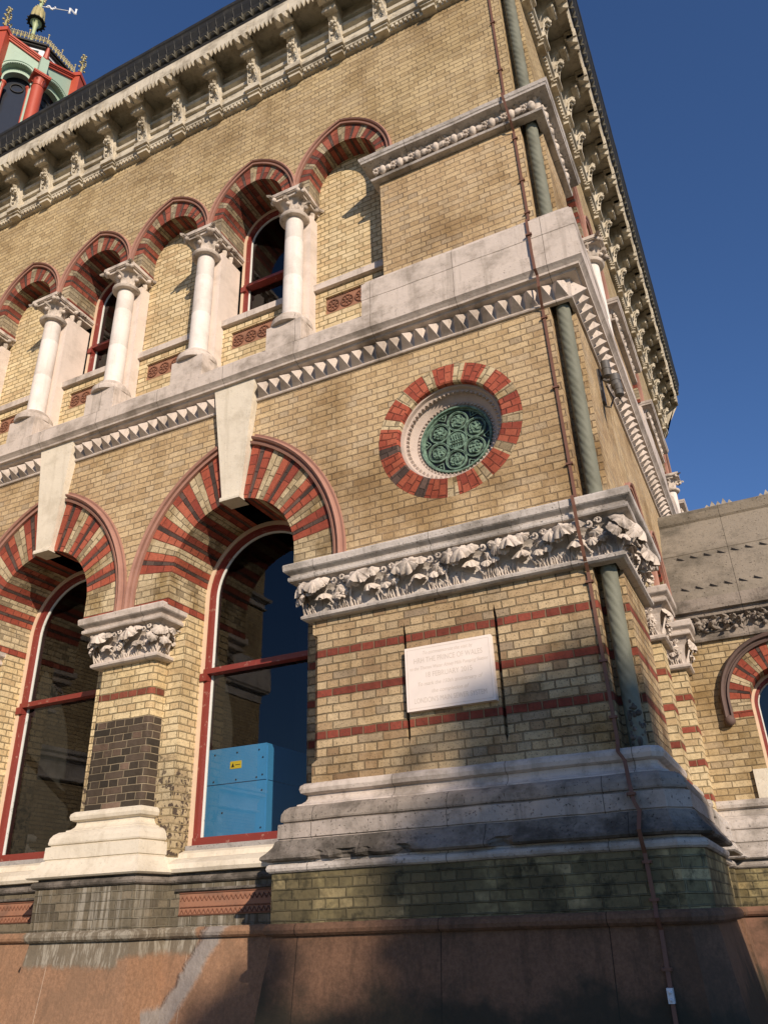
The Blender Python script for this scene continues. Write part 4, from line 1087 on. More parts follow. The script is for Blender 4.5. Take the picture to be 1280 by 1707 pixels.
for z_ in range(5):   # monogram-like uprights
    x_ = OCC[0]-.05+.025*z_; mb.tube([F(x_, E0+.018, OCC[1]-.06), F(x_+.01, E0+.02, OCC[1]), F(x_-.004, E0+.018, OCC[1]+.065)], .006, 5)
for z_ in (-.035, .0, .04): mb.tube([F(OCC[0]-.065, E0+.018, OCC[1]+z_), F(OCC[0]+.065, E0+.018, OCC[1]+z_*.8)], .005, 5)
for q in range(6):
    for s_ in (-1, 1):
        a = PI/3*q+.42+PI/6; r_ = .30
        mb.tube([F(OCC[0]+.33*math.cos(a+s_*.14), E0+.01, OCC[1]+.33*math.sin(a+s_*.14)), F(OCC[0]+.27*math.cos(a), E0+.012, OCC[1]+.27*math.sin(a))], .006, 5)
    rr = .32; a = PI/3*q+.42+PI/6
    mb.ball(F(OCC[0]+.315*math.cos(a), E0+.01, OCC[1]+.315*math.sin(a)), .012, 0, 6)
part(mb, 'pierced_grille', M_COP, oc)

# ------------------------------------------------------------------ main cornice
PC = PS
mb = MB()
moulding(mb, PC, [(-.02, 11.96), (.045, 11.965), (.05, 12.03), (.085, 12.035), (.09, 12.06), (.12, 12.075), (.125, 12.12), (.10, 12.13), (.05, 12.16), (.05, 12.20), (.05, 12.33), (.09, 12.335), (.10, 12.38), (.04, 12.41), (.03, 12.50), (.09, 12.515), (.105, 12.555), (.05, 12.57), (.04, 12.68), (.08, 12.69), (.09, 12.72), (.05, 12.74), (.05, 12.93), (.46, 12.94), (.47, 12.80)])
cor = part(mb, 'cornice', M_COR)
NF = [BAYS[0]+.665*k_ for k_ in range(5, -12, -1)]
NS = [6.0-X0*0+.45+.665*k_ for k_ in range(0, 18)]
FAS = .50
mb = MB()
def fascia(T, cs, s_lo, s_hi):
    # toothed fascia boards between brackets
    mb.face([T(s_lo, FAS, 12.79), T(s_hi, FAS, 12.79), T(s_hi, FAS, 13.0), T(s_lo, FAS, 13.0)])
    mb.face([T(s_lo, FAS-.03, 12.79), T(s_hi, FAS-.03, 12.79), T(s_hi, FAS-.03, 13.0), T(s_lo, FAS-.03, 13.0)])
    mb.face([T(s_lo, FAS, 12.79), T(s_hi, FAS, 12.79), T(s_hi, FAS-.03, 12.79), T(s_lo, FAS-.03, 12.79)])
    for c in cs:
        a = c+.125; n = 6; dw = (.665-.25)/n
        for i in range(n):
            p = [(a+i*dw, 12.79), (a+(i+1)*dw, 12.79), (a+(i+.45)*dw, 12.685)]
            mb.face([T(x, FAS, z) for x, z in p]); mb.face([T(x, FAS-.03, z) for x, z in p])
            mb.face([T(p[0][0], FAS, p[0][1]), T(p[2][0], FAS, p[2][1]), T(p[2][0], FAS-.03, p[2][1]), T(p[0][0], FAS-.03, p[0][1])])
            mb.face([T(p[1][0], FAS, p[1][1]), T(p[2][0], FAS, p[2][1]), T(p[2][0], FAS-.03, p[2][1]), T(p[1][0], FAS-.03, p[1][1])])
fascia(F, NF, XL, X0+FAS); fascia(S, NS[:-1], Y0-FAS, 18.2)
part(mb, 'toothed_fascia', M_COR, cor)
mb = MB()
def dentils(T, cs):
    for c in cs:
        for i in range(7):
            s_ = c+.135+i*.0605; mb.box(T, s_, s_+.032, .045, .085, 11.975, 12.025)
        mb.box(T, c+.16, c+.505, .05, .056, 12.21, 12.30, 0)
dentils(F, NF[1:]); dentils(S, NS[:-1])
part(mb, 'dentil_course', M_COR, cor, kind='stuff')
def bracket(T, c, seed):
    mb = MB(); rnd = random.Random(seed); w_ = .078
    pr = [(.0, 12.13), (.10, 12.135), (.115, 12.22), (.105, 12.34), (.12, 12.46), (.17, 12.57), (.25, 12.66), (.33, 12.72), (.40, 12.74), (.40, 12.90), (.0, 12.90)]
    for sd in (-1, 1): mb.face([T(c+sd*w_, e, z) for e, z in pr])
    for (a, b) in zip(pr, pr[1:]): mb.face([T(c-w_, a[0], a[1]), T(c+w_, a[0], a[1]), T(c+w_, b[0], b[1]), T(c-w_, b[0], b[1])])
    # acanthus front with a knotted head
    def TT(l, o, u_): return T(c+l, .10+o, 12.14+u_)
    leaf(mb, TT, .17, .36, .62, rnd, 0, 2.1, 8, 12)
    for q in range(7):
        a_ = 2*PI*q/7; mb.ball(T(c+.042*math.cos(a_), .205+.02*math.cos(a_*2), 12.455+.036*math.sin(a_)), .026, 0, 6)
    mb.ball(T(c, .235, 12.455), .030, 0, 7)
    for sd in (-1, 1):
        for q in range(3): palm(mb, T, c+sd*.058, 12.20+q*.075, .13+.015*q, .034, R(10), rnd)
        mb.tube([T(c+sd*.075, .10, 12.14), T(c+sd*.082, .15, 12.25), T(c+sd*.075, .17, 12.38), T(c+sd*.05, .21, 12.45)], .011, 5)
    mb.tube([T(c-.105, .315, 12.615), T(c+.105, .315, 12.615)], .024, 8); mb.box(T, c-.095, c+.095, .24, .33, 12.63, 12.70)
    # head block with two hanging diamonds
    mb.box(T, c-.125, c+.125, .34, .512, 12.745, 12.90)
    for k_ in (-1, 1):
        a_, b_ = c+(k_-1)*.0625, c+(k_+1)*.0625
        q = [T(a_, .37, 12.70), T(b_, .37, 12.70), T(b_, .514, 12.80), T(a_, .514, 12.80)]; t = T(c+k_*.0625, .505, 12.675)
        for j in range(4): mb.face([q[j], q[(j+1) % 4], t])
        mb.face([T(c+k_*.125, .37, 12.70), T(c+k_*.125, .514, 12.80), T(c+k_*.125, .37, 12.80)])
    # string course breaks forward; a smaller pad hangs below
    mb.box(T, c-.122, c+.122, .0, .165, 12.052, 12.135); mb.box(T, c-.10, c+.10, .0, .13, 12.02, 12.052)
    mb.box(T, c-.088, c+.088, .0, .115, 11.945, 11.985); mb.box(T, c-.075, c+.075, .0, .09, 11.985, 12.02)
    for sd in (-1, 1): mb.face([T(c+sd*w_, .03, 12.135), T(c+sd*(w_+.075), .03, 12.135), T(c+sd*(w_+.055), .03, 12.22), T(c+sd*w_, .03, 12.29)])
    return mb
for j, (T, cs) in enumerate(((F, NF), (S, NS))):
    protos = [part(bracket(T, cs[i_], i_), 'bracket', M_COR, cor) for i_ in range(3)]
    for i, c in enumerate(cs):
        if i < 3: continue
        o = protos[i % 3].copy(); COL.objects.link(o); o.parent = cor
        d_ = c-cs[i % 3]; o.location = (d_, 0, 0) if T is F else (0, d_, 0)
# gutter with leaf cresting underneath
mb = MB(); moulding(mb, PC, [(.505, 12.99), (.515, 13.03), (.50, 13.05), (.53, 13.08), (.56, 13.14), (.565, 13.18), (.60, 13.27), (.61, 13.34), (.625, 13.36), (.63, 13.41), (.60, 13.43), (.55, 13.43), (.50, 13.30), (.3, 13.2), (.3, 12.99)])
gut = part(mb, 'gutter', M_IRON)
mb = MB(); rnd = random.Random(2)
def gleaves(T, s0, s1):
    n = int((s1-s0)/.15)
    for i in range(n):
        s_ = s0+(i+.5)*(s1-s0)/n
        mb.tube([T(s_, .60, 13.36), T(s_, .60, 13.29), T(s_, .575, 13.20), T(s_, .55, 13.14)], [.006, .010, .008, .004], 5)
        for k_ in (-1, 0, 1): mb.tube([T(s_, .52, 13.035), T(s_+k_*.040, .56, 13.07+(.035 if k_ == 0 else .01)), T(s_+k_*.066, .572, 13.085+(.06 if k_ == 0 else .0))], [.012, .016, .004], 5, 1)
gleaves(F, XL, X0+.6); gleaves(S, 5.4, 18.2)
part(mb, 'gutter_leaves', [M_IRON, M_LICH], gut, kind='stuff')
# roof
mb = MB()
mb.face([Vector((X0+.3, 5.7, 13.2)), Vector((XL-8, 5.7, 13.2)), Vector((XL-8, 12.1, 15.6)), Vector((X0-3, 12.1, 15.6))])
mb.face([Vector((X0+.3, 18.5, 13.2)), Vector((XL-8, 18.5, 13.2)), Vector((XL-8, 12.1, 15.6)), Vector((X0-3, 12.1, 15.6))])
mb.face([Vector((X0+.3, 5.7, 13.2)), Vector((X0+.3, 18.5, 13.2)), Vector((X0-3, 12.1, 15.6))])
part(mb, 'roof', M_SLATE)
# interior
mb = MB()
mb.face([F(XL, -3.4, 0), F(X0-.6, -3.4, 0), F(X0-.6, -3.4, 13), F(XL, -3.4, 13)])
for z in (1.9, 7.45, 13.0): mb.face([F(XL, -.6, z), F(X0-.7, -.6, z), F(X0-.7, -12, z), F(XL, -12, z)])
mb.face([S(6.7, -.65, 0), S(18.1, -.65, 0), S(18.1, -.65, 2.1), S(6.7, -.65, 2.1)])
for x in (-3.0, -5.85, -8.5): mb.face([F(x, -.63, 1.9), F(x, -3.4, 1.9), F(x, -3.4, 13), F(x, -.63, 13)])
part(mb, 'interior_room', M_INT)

# ------------------------------------------------------------------ projecting transept seen in the window reflections
tr = MB()
TX = -11.9
tp = [(TX, -4.0), (TX, 6.0)]
tr.face([Vector((TX, -4, 0)), Vector((TX, 6, 0)), Vector((TX, 6, 13.2)), Vector((TX, -4, 13.2))])
tr.face([Vector((TX, -4, 0)), Vector((TX-8, -4, 0)), Vector((TX-8, -4, 13.2)), Vector((TX, -4, 13.2))])
part(tr, 'transept_wall', M_BRU, label='wall of the projecting arm at the left, mirrored in the glass')
tr = MB(); tq = [(TX-6, -4.0), (TX, -4.0), (TX, 5.9)]
tq2 = [(TX-6, -4.0), (TX, -4.0), (TX, 5.9)]
moulding(tr, tq, [(a_, z_) for a_, z_ in BANDP]); moulding(tr, tq, STR+[(.18, 7.7), (0, 7.86)]); moulding(tr, tq, BAND2)
moulding(tr, tq, [(0, 12.0), (.1, 12.1), (.5, 12.7), (.6, 13.4), (0, 13.5)]); moulding(tr, tq, BASE)
part(tr, 'transept_string', M_STW)

# ------------------------------------------------------------------ lantern on the roof
H = 30.0
lc = Vector((-20.7, 12.45))
Rr = 1.55*1.3066
vang = [R(-112.5+22.5*0-0+45*i) for i in range(8)]
# vertices: M is the lower end of the face that runs in +y on the right-hand side
vang = [R(-22.5+45*i) for i in range(8)]
VX = [lc+Vector((Rr*math.cos(a), Rr*math.sin(a))) for a in vang]
LN = empty('tmp', None, None); bpy.data.objects.remove(LN)
mb = MB()
zb0, zt0 = 23.5, 30.9
def prism(mb, poly, z0, z1, mi=0, zs=None):
    n = len(poly)
    for i in range(n):
        a, b = poly[i], poly[(i+1) % n]; mb.face([Vector((a[0], a[1], z0)), Vector((b[0], b[1], z0)), Vector((b[0], b[1], z1)), Vector((a[0], a[1], z1))], mi)
    mb.face([Vector((a[0], a[1], z0)) for a in poly], mi); mb.face([Vector((a[0], a[1], z1)) for a in poly], mi)
sc_poly = lambda f: [lc+(p-lc)*f for p in VX]
prism(mb, sc_poly(1.25), 14.0, 23.5); lan = part(mb, 'lantern', M_SLATE, label='octagonal roof lantern in red and mint green paint with gilded cresting')
mb = MB(); prism(mb, sc_poly(.72), 23.5, 30.4); part(mb, 'glazed_drum', M_DARKGL, lan)
# arcade faces
pk = lambda i: 31.35 if i % 2 == 1 else 30.3     # cornice height alternates: peaks at the finials
mb = MB(); mr = MB(); mt_ = MB()
for i in range(8):
    a, b = VX[i], VX[(i+1) % 8]; ez = (b-a); L = ez.length; ed = ez/L; nrm = Vector((ed.y, -ed.x))
    if nrm.dot((a+b)/2-lc) < 0: nrm = -nrm
    TF = lambda s, e, z, a=a, ed=ed, nrm=nrm: Vector((a.x+ed.x*s+nrm.x*e, a.y+ed.y*s+nrm.y*e, z))
    za, zb2 = pk(i), pk((i+1) % 8)
    hole = arch_pts(L/2, 29.35, 24.0, ('r', .56), 20)
    sheet(mb, TF, 0, [(0, 23.6), (L, 23.6), (L, zb2-.1), (0, za-.1)], [hole])
    sweep2d(mb, TF, hole, [(0, 0), (0, -.22)], caps=False)
    sweep2d(mb, TF, hole, [(0, 0), (.0, .03), (.05, .035), (.055, .01), (.09, .012), (.095, .04), (.12, .04), (.125, 0)])
    h2 = arch_pts(L/2, 29.15, 24.0, ('r', .47), 20)
    sheet(mb, TF, -.22, hole, [h2]); sweep2d(mb, TF, h2, [(0, 0-.22), (0, -.42)], caps=False)
    sweep2d(mb, TF, h2, [(0, -.22), (.0, -.19), (.06, -.185), (.065, -.22)])
    # dentil line under the archivolt
    for q in range(26):
        t = PI*(q+.5)/26; x_, z_ = L/2+.545*math.cos(t), 29.35+.545*math.sin(t)
        mb.box(TF, x_-.012, x_+.012, -.03, .02, z_-.02, z_+.02)
    # small red shafts on both jambs
    for s_ in (.22, L-.22, .33, L-.33):
        P = TF(s_, -.28, 0); mt_.lathe((P.x, P.y, 24), [(.05, 0), (.05, 4.6), (.06, 4.62), (.05, 4.66), (.10, 4.9), (.12, 4.92), (.12, 5.0)], 10)
    # tracery roundel
    rows = [[TF(L/2+q*math.cos(2*PI*j/20), ee, 29.1+q*math.sin(2*PI*j/20)) for j in range(20)] for q, ee in ((.20, -.5), (.21, -.47), (.235, -.47), (.245, -.5))]
    mt_.grid(rows, 1, True)
    # raking cornice
    for e0_, e1_, dz0, dz1 in ((-.05, .07, -.16, -.06), (-.05, .11, -.06, .0), (-.05, .15, .0, .09)):
        mr.face([TF(-.03, e1_, za+dz0), TF(L+.03, e1_, zb2+dz0), TF(L+.03, e1_, zb2+dz1), TF(-.03, e1_, za+dz1)])
        mr.face([TF(-.03, e0_, za+dz0), TF(L+.03, e0_, zb2+dz0), TF(L+.03, e1_, zb2+dz0), TF(-.03, e1_, za+dz0)])
        mr.face([TF(-.03, e0_, za+dz1), TF(L+.03, e0_, zb2+dz1), TF(L+.03, e1_, zb2+dz1), TF(-.03, e1_, za+dz1)])
part(mb, 'arcade', M_MINT, lan); part(mr, 'raking_cornice', M_LRED, lan); part(mt_, 'jamb_shafts', [M_LRED, M_IRON], lan)
for i in range(8):
    p = VX[i]; d_ = (p-lc).normalized(); q = p+d_*.16; mb = MB()
    if i % 2 == 0:
        mb.lathe((q.x, q.y, 24), [(.225, 0), (.215, 4.55), (.24, 4.57), (.215, 4.6)], 16)
        cl = part(mb, 'lantern_column', M_LRED, lan)
        mb = MB(); mb.lathe((q.x, q.y, 28.6), [(.17, 0), (.18, .15), (.24, .4), (.27, .44)], 12); rn = random.Random(i)
        for w_ in range(12):
            a = PI/6*w_; TT = lambda l, o, u_, a=a: Vector((q.x+math.cos(a)*(.17+o)-math.sin(a)*l, q.y+math.sin(a)*(.17+o)+math.cos(a)*l, 28.65+(w_ % 2)*.12+u_))
            leaf(mb, TT, .10, .22, .8, rn, 0, 2.6, 4, 5)
        sq = [q+Vector((math.cos(PI/4+PI/2*j+math.atan2(d_.y, d_.x)), math.sin(PI/4+PI/2*j+math.atan2(d_.y, d_.x))))*.42 for j in range(4)]
        prism(mb, sq, 29.02, 29.07); prism(mb, [q+(s_-q)*1.08 for s_ in sq], 29.07, 29.16); part(mb, 'capital', M_LRED, cl)
        mb = MB(); sq = [q+(s_-q)*.5 for s_ in sq]; prism(mb, sq, 29.16, 30.2); part(mb, 'impost_block', M_MINT, cl)
        # winged bracket at the valley
        mb = MB(); mb.tube([Vector((p.x, p.y, 30.1)), Vector((q.x+d_.x*.08, q.y+d_.y*.08, 30.25)), Vector((q.x+d_.x*.2, q.y+d_.y*.2, 30.75))], [.16, .12, .05], 7); part(mb, 'valley_bracket', M_LRED, lan)
    else:
        tq_ = Vector((-d_.y, d_.x)); sq = [p+d_*.22+tq_*.22, p+d_*.22-tq_*.22, p-d_*.1-tq_*.22, p-d_*.1+tq_*.22]
        prism(mb, sq, 24, 31.3); prism(mb, [p+(s_-p)*1.2 for s_ in sq], 28.9, 29.1); prism(mb, [p+(s_-p)*1.2 for s_ in sq], 31.2, 31.4)
        mb.face([Vector((sq[0].x, sq[0].y, 31.4)), Vector((sq[1].x, sq[1].y, 31.4)), Vector((p.x, p.y, 31.75))]); mb.face([Vector((sq[1].x, sq[1].y, 31.4)), Vector((sq[2].x, sq[2].y, 31.4)), Vector((p.x, p.y, 31.75))]); mb.face([Vector((sq[3].x, sq[3].y, 31.4)), Vector((sq[0].x, sq[0].y, 31.4)), Vector((p.x, p.y, 31.75))])
        part(mb, 'corner_post', M_LRED, lan)
        mb = MB(); f = p+d_*.1; mb.tube([(f.x, f.y, 31.7), (f.x, f.y, 32.9)], [.05, .02], 6)
        for j in range(5):
            for w_ in range(4):
                a = PI/2*w_+j*.5; mb.ball(Vector((f.x+.14*math.cos(a)*(1-.1*j), f.y+.14*math.sin(a)*(1-.1*j), 31.95+.2*j)), .045, 0, 6)
                mb.tube([(f.x, f.y, 31.9+.2*j), (f.x+.13*math.cos(a)*(1-.1*j), f.y+.13*math.sin(a)*(1-.1*j), 31.95+.2*j)], .015, 4)
        part(mb, 'finial', M_GOLD, lan)
mb = MB(); prism(mb, sc_poly(.80), 30.3, 31.55); part(mb, 'clerestory', M_WHITE, lan)
mb = MB(); prism(mb, sc_poly(.86), 31.55, 31.62); prism(mb, sc_poly(.90), 31.62, 31.72)
for i in range(8):
    a, b = sc_poly(.80)[i], sc_poly(.80)[(i+1) % 8]; m0 = a+(b-a)*.15; m1 = a+(b-a)*.85; d_ = ((a+b)/2-lc).normalized()*.006
    mb.face([Vector((m0.x+d_.x, m0.y+d_.y, 30.9)), Vector((m1.x+d_.x, m1.y+d_.y, 30.9)), Vector((m1.x+d_.x, m1.y+d_.y, 31.42)), Vector((m0.x+d_.x, m0.y+d_.y, 31.42))])
part(mb, 'clerestory_cornice', M_IRON, lan)
mb = MB(); rn = random.Random(6); cp2 = sc_poly(.90)
for i in range(8):
    a, b = cp2[i], cp2[(i+1) % 8]
    for j in range(10):
        p = a+(b-a)*(j/10); hgt = .55 if j % 5 == 0 else .34
        mb.tube([(p.x, p.y, 31.7), (p.x, p.y, 31.72+hgt)], .018, 4); mb.ball(Vector((p.x, p.y, 31.72+hgt)), .045 if j % 5 == 0 else .03, 0, 6)
        p2 = a+(b-a)*((j+.5)/10); p3 = a+(b-a)*((j+1)/10)
        mb.tube([(p.x, p.y, 31.77), (p2.x, p2.y, 31.97), (p3.x, p3.y, 31.77)], .02, 4)
        mb.tube([(p.x, p.y, 31.97), (p2.x, p2.y, 31.8), (p3.x, p3.y, 31.97)], .02, 4)
        mb.ball(Vector((p2.x, p2.y, 32.02)), .035, 0, 5)
part(mb, 'cresting', M_GOLD, lan)
LK = .897; lan.scale = (LK, LK, LK); lan.location = (-19.19-LK*lc.x, 11.63-LK*lc.y, 1.29)
# pole, crown and wind letters
lx, ly = lc.x, lc.y
mb = MB(); mb.tube([(lx, ly, 31.5), (lx, ly, 38.5)], .075, 10); mb.lathe((lx, ly, 34.9), [(.07, 0), (.09, .3), (.16, .55), (.24, .62), (.16, .64)], 14)
for z in (33.9, 34.6): mb.lathe((lx, ly, z), [(.08, 0), (.12, .03), (.08, .06)], 10)
pl = part(mb, 'finial_pole', M_POLE, lan)
mb = MB(); mb.lathe((lx, ly, 35.55), [(.18, -.02), (.36, .0), (.36, .05), (.18, .04)], 20)
for j in range(14):
    a = 2*PI*j/14; mb.ball(Vector((lx+.375*math.cos(a), ly+.375*math.sin(a), 35.54)), .04, 0, 6)
part(mb, 'crown_rim', M_IRON, pl)
mb = MB()
for j in range(8):
    a = 2*PI*j/8
    TT = lambda l, o, u_, a=a: Vector((lx+math.cos(a)*(.32+o)-math.sin(a)*l, ly+math.sin(a)*(.32+o)+math.cos(a)*l, 35.6+u_))
    leaf(mb, TT, .28, .66, -.35, random.Random(j), 0, 1.3, 5, 6)
part(mb, 'crown_petals', M_GOLD, pl)
mb = MB(); rn = random.Random(9)
for q in range(26):
    a = rn.uniform(0, 6.28); mb.ball(Vector((lx+rn.uniform(.08, .2)*math.cos(a), ly+rn.uniform(.08, .2)*math.sin(a), rn.uniform(36.3, 37.6))), .05, 0, 5)
part(mb, 'crown_scrolls', M_GOLD, pl)
mb = MB(); dN = Vector((.80, .60, 0)); o_ = Vector((lx, ly, 36.75)); up = Vector((0, 0, 1))
mb.tube([o_, o_+dN*1.15], .02, 5)
for q in range(8): mb.ball(o_+dN*(.25+.05*q)+up*.10*math.sin(q), .05, 0, 5)
bN = o_+dN*1.22-up*.16
def bar(a, b, t=.045): mb.tube([a, b], t, 4)
bar(bN, bN+up*.34); bar(bN+dN*.26, bN+dN*.26+up*.34); bar(bN+up*.34, bN+dN*.26)
for q in (bN, bN+dN*.26): bar(q-dN*.05, q+dN*.05, .025); bar(q-dN*.05+up*.34, q+dN*.05+up*.34, .025)
part(mb, 'wind_letter', M_WHITE, pl, label='white letter N on the weathervane arm')


pl.location = (-.42, -.1, 0)

# ================================================================== WING
WG = empty('wing_building', 'low yellow brick wing with pitted stone roof joining the side of the tall building', 'building wing')
zW = lambda z: z
W0, W1 = -1.35, 7.0
ac = .20
mb = MB()
hole = arch_pts(ac, 3.68, 3.50, ('p', .575, .62), 24)
sheet(mb, Wf, 0, [(W0, 2.3), (W1, 2.3), (W1, 4.45), (W0, 4.45)], [[(ac-.36, 2.9), (ac+.36, 2.9), (ac+.36, 3.50), (ac-.36, 3.50)], hole])
part(mb, 'wall', M_WING, WG)
mb = ring(Wf, ac, 3.66, .36, ('p', .575, .62), 3.68, 3.50, .30, PAT_U, 0, 90)
a = part(mb, 'arch', VM, WG)
mb = MB()
for sd in (-1, 1):
    mb.face([Wf(ac+sd*.36, 0, 2.9), Wf(ac+sd*.36, -.3, 2.9), Wf(ac+sd*.36, -.3, 3.5), Wf(ac+sd*.36, 0, 3.5)])
part(mb, 'jamb', M_WING, WG)
mb = MB(); sweep2d(mb, Wf, arch_pts(ac, 3.68, 3.50, ('p', .565, .62), 30), [(0, 0), (0, .05), (.02, .06), (.03, .04), (.045, .04), (.055, .085), (.08, .095), (.10, .07), (.105, 0)])
for sd in (-1, 1): mb.ball(Wf(ac+sd*.615, .05, 3.47), .062, 0, 10)
part(mb, 'hood_mould', M_HOODD, a)
fr = window(lambda s, e, z: Wf(s, e-.28, z), ac, .36, 3.66, 2.95, 0, sc_=.7); fr.parent = WG
mb = MB(); mb.box(Wf, ac-.5, ac-.33, -.02, .04, 2.62, 2.93); mb.box(Wf, ac-.33, ac+.5, -.3, .05, 2.86, 2.94); part(mb, 'sill', M_STC, WG)
mb = MB(); moulding(mb, [(W0, WY), (W1, WY)], [(-.02, 4.40), (.05, 4.405), (.06, 4.43), (.03, 4.45), (.03, 4.48), (.035, 4.66), (.10, 4.69), (.11, 4.74), (.16, 4.75), (.17, 4.80), (.17, 4.90), (.05, 4.93)])
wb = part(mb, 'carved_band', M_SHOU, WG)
mb = MB(); rnd = random.Random(31)
for i in range(42):
    s_ = -1.0+i*.16
    for q in range(3):
        a_ = rnd.uniform(-.5, .5)+(q-1)*.9
        TT = lambda l, o, u_, s_=s_, a_=a_: Wf(s_+l*math.cos(a_)+u_*math.sin(a_), .04+o, 4.50+u_*math.cos(a_)*.9-l*math.sin(a_)*.5+rnd.uniform(-.004, .004))
        leaf(mb, TT, .10, .15, 1.7, rnd, 0, 2.2, 5, 6)
    palm(mb, Wf, s_, 4.60, .10, .055, R(15), rnd); palm(mb, Wf, s_+.07, 4.63, .09, .045, R(25), rnd)
    if i % 2: mb.ball(Wf(s_+.08, .075, 4.52), .028, 0, 7); mb.ball(Wf(s_+.06, .07, 4.57), .024, 0, 7)
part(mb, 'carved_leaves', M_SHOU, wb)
# sloping stone roof with pitted drip notches
mb = MB(); rA, rB = (.05, 4.93), (-1.05, 6.55)
steps = [(.14, 4.90), (.10, 5.03), (-.35, 5.68), (-.345, 5.69), (-.80, 6.30), (-.78, 6.33), (-.76, 6.42), (-.90, 6.46), (-.90, 6.52), (-1.05, 6.60), (-1.3, 6.60)]
moulding(mb, [(W0, WY), (W1, WY)], steps, caps=False)
rf = part(mb, 'stone_roof', M_ROOF, WG)
mb = MB()
for (e, z) in ((.075, 5.07), (-.305, 5.62)):
    for i in range(34):
        x = -.62+i*.165; p = Wf(x, e+.012, z); q = Wf(x+.075, e+.012+.02, z-.035)
        mb.face([Wf(x, e+.006, z+.022), Wf(x+.095, e+.035, z-.045), Wf(x+.03, e+.022, z-.030), Wf(x-.004, e+.010, z-.012)])
part(mb, 'drip_notches', M_BLACK, rf, kind='stuff')
mb = MB()
for c_ in (.02, .72, 1.42, 2.12):
    for q in range(5):
        h_ = (.03, .07, .05, .08, .04)[q]; x = c_+(q-2)*.075
        a1, b1, t1 = Wf(x-.045, -1.05, 6.58), Wf(x+.045, -1.05, 6.58), Wf(x, -1.08, 6.62+h_)
        a2, b2 = Wf(x-.045, -1.15, 6.58), Wf(x+.045, -1.15, 6.58)
        mb.face([a1, b1, t1]); mb.face([a2, b2, t1]); mb.face([a1, a2, t1]); mb.face([b1, b2, t1])
part(mb, 'ridge_cresting', M_SLOPE, rf)
mb = MB(); moulding(mb, [(W0, WY), (W1, WY)], BASE); part(mb, 'stone_base', M_STW, WG)
mb = MB(); moulding(mb, [(W0, WY), (W1, WY)], [(.15, 2.045), (.215, 2.035), (.215, 2.02)]+torus(.225, 1.985, .033)+[(.215, 1.945)]); part(mb, 'torus_moulding', M_STW, WG)
mb = MB(); moulding(mb, [(W0, WY), (W1, WY)], [(.222, 1.95), (.222, 1.60)], wear=0); part(mb, 'plinth_wall', M_MOSS_SHADE, WG)
mb = MB(); moulding(mb, [(W0, WY), (W1, WY)], [(.2, 1.61)]+torus(.222, 1.56, .045)+[(.2, 1.51), (.215, 1.50), (.44, -.05)]); part(mb, 'battered_base', M_REDG, WG)
mb = MB(); mb.face([Wf(W0, -.6, 2), Wf(W1, -.6, 2), Wf(W1, -.6, 4.4), Wf(W0, -.6, 4.4)]); mb.face([Wf(W1, 0, 0), Wf(W1, -1.2, 0), Wf(W1, -1.2, 6.6), Wf(W1, 0, 4.5)]); part(mb, 'interior_room', M_INT, WG)

# ================================================================== separate things
# plaque
PQ = empty('commemorative_plaque', 'pale rectangular stone plaque cut with lettering between two slots in the corner pier', 'plaque', (-2.26, 5.93, 3.34))
PQ.matrix_world = Matrix.Identity(4)
mb = MB(); x0, x1, z0, z1 = -2.635, -1.875, 3.095, 3.625
mb.box(F, x0, x1, .001, .055, z0, z1); mb.build('slab', M_PLAQ, PQ)
mb = MB()
for a, b, c, d_ in ((x0+.02, x1-.02, z0+.02, z0+.0225), (x0+.02, x1-.02, z1-.0225, z1-.02), (x0+.02, x0+.0225, z0+.0235, z1-.0235), (x1-.0225, x1-.02, z0+.0235, z1-.0235)):
    mb.box(F, a, b, .0553, .0562, c, d_)
mb.build('border_line', M_LETT, PQ)
def text(s, x, z, size, width=None, name='lettering', parent=None, y=5.9445, m=M_LETT, rot=(R(90), 0, 0), shear=0):
    cu = bpy.data.curves.new(name, 'FONT'); cu.body = s; cu.size = size; cu.align_x = 'CENTER'; cu.align_y = 'CENTER'; cu.extrude = .0006; cu.shear = shear
    cu.materials.append(m); tmp = bpy.data.objects.new(name, cu); COL.objects.link(tmp)
    bpy.context.view_layer.update()
    me = bpy.data.meshes.new_from_object(tmp.evaluated_get(bpy.context.evaluated_depsgraph_get()))
    wd0 = tmp.dimensions.x; bpy.data.objects.remove(tmp); bpy.data.curves.remove(cu)
    f = min(1.3, width/wd0) if width and wd0 > 0 else 1.0
    me.transform(Matrix.Translation((x, y, z)) @ Matrix.Rotation(R(90), 4, 'X') @ Matrix.Diagonal((f, 1, 1, 1)))
    o = bpy.data.objects.new(name, me); COL.objects.link(o); o.parent = parent
    return o
pc = (x0+x1)/2
for s_, z_, sz_, wd__, sh in (("To commemorate the visit by", 3.565, .042, .44, .25), ("HRH THE PRINCE OF WALES", 3.503, .062, .60, 0), ("to the Thames Water Abbey Mills Pumping Station", 3.440, .040, .68, .25), ("18 FEBRUARY 2015", 3.376, .060, .40, 0), ("To mark the 150th anniversary of", 3.306, .044, .56, .25), ("the completion of", 3.240, .044, .32, .25), ("LONDON'S MAIN SEWER SYSTEM", 3.172, .058, .62, 0)):
    text(s_, pc, z_, sz_, wd__, 'lettering', PQ, shear=sh)

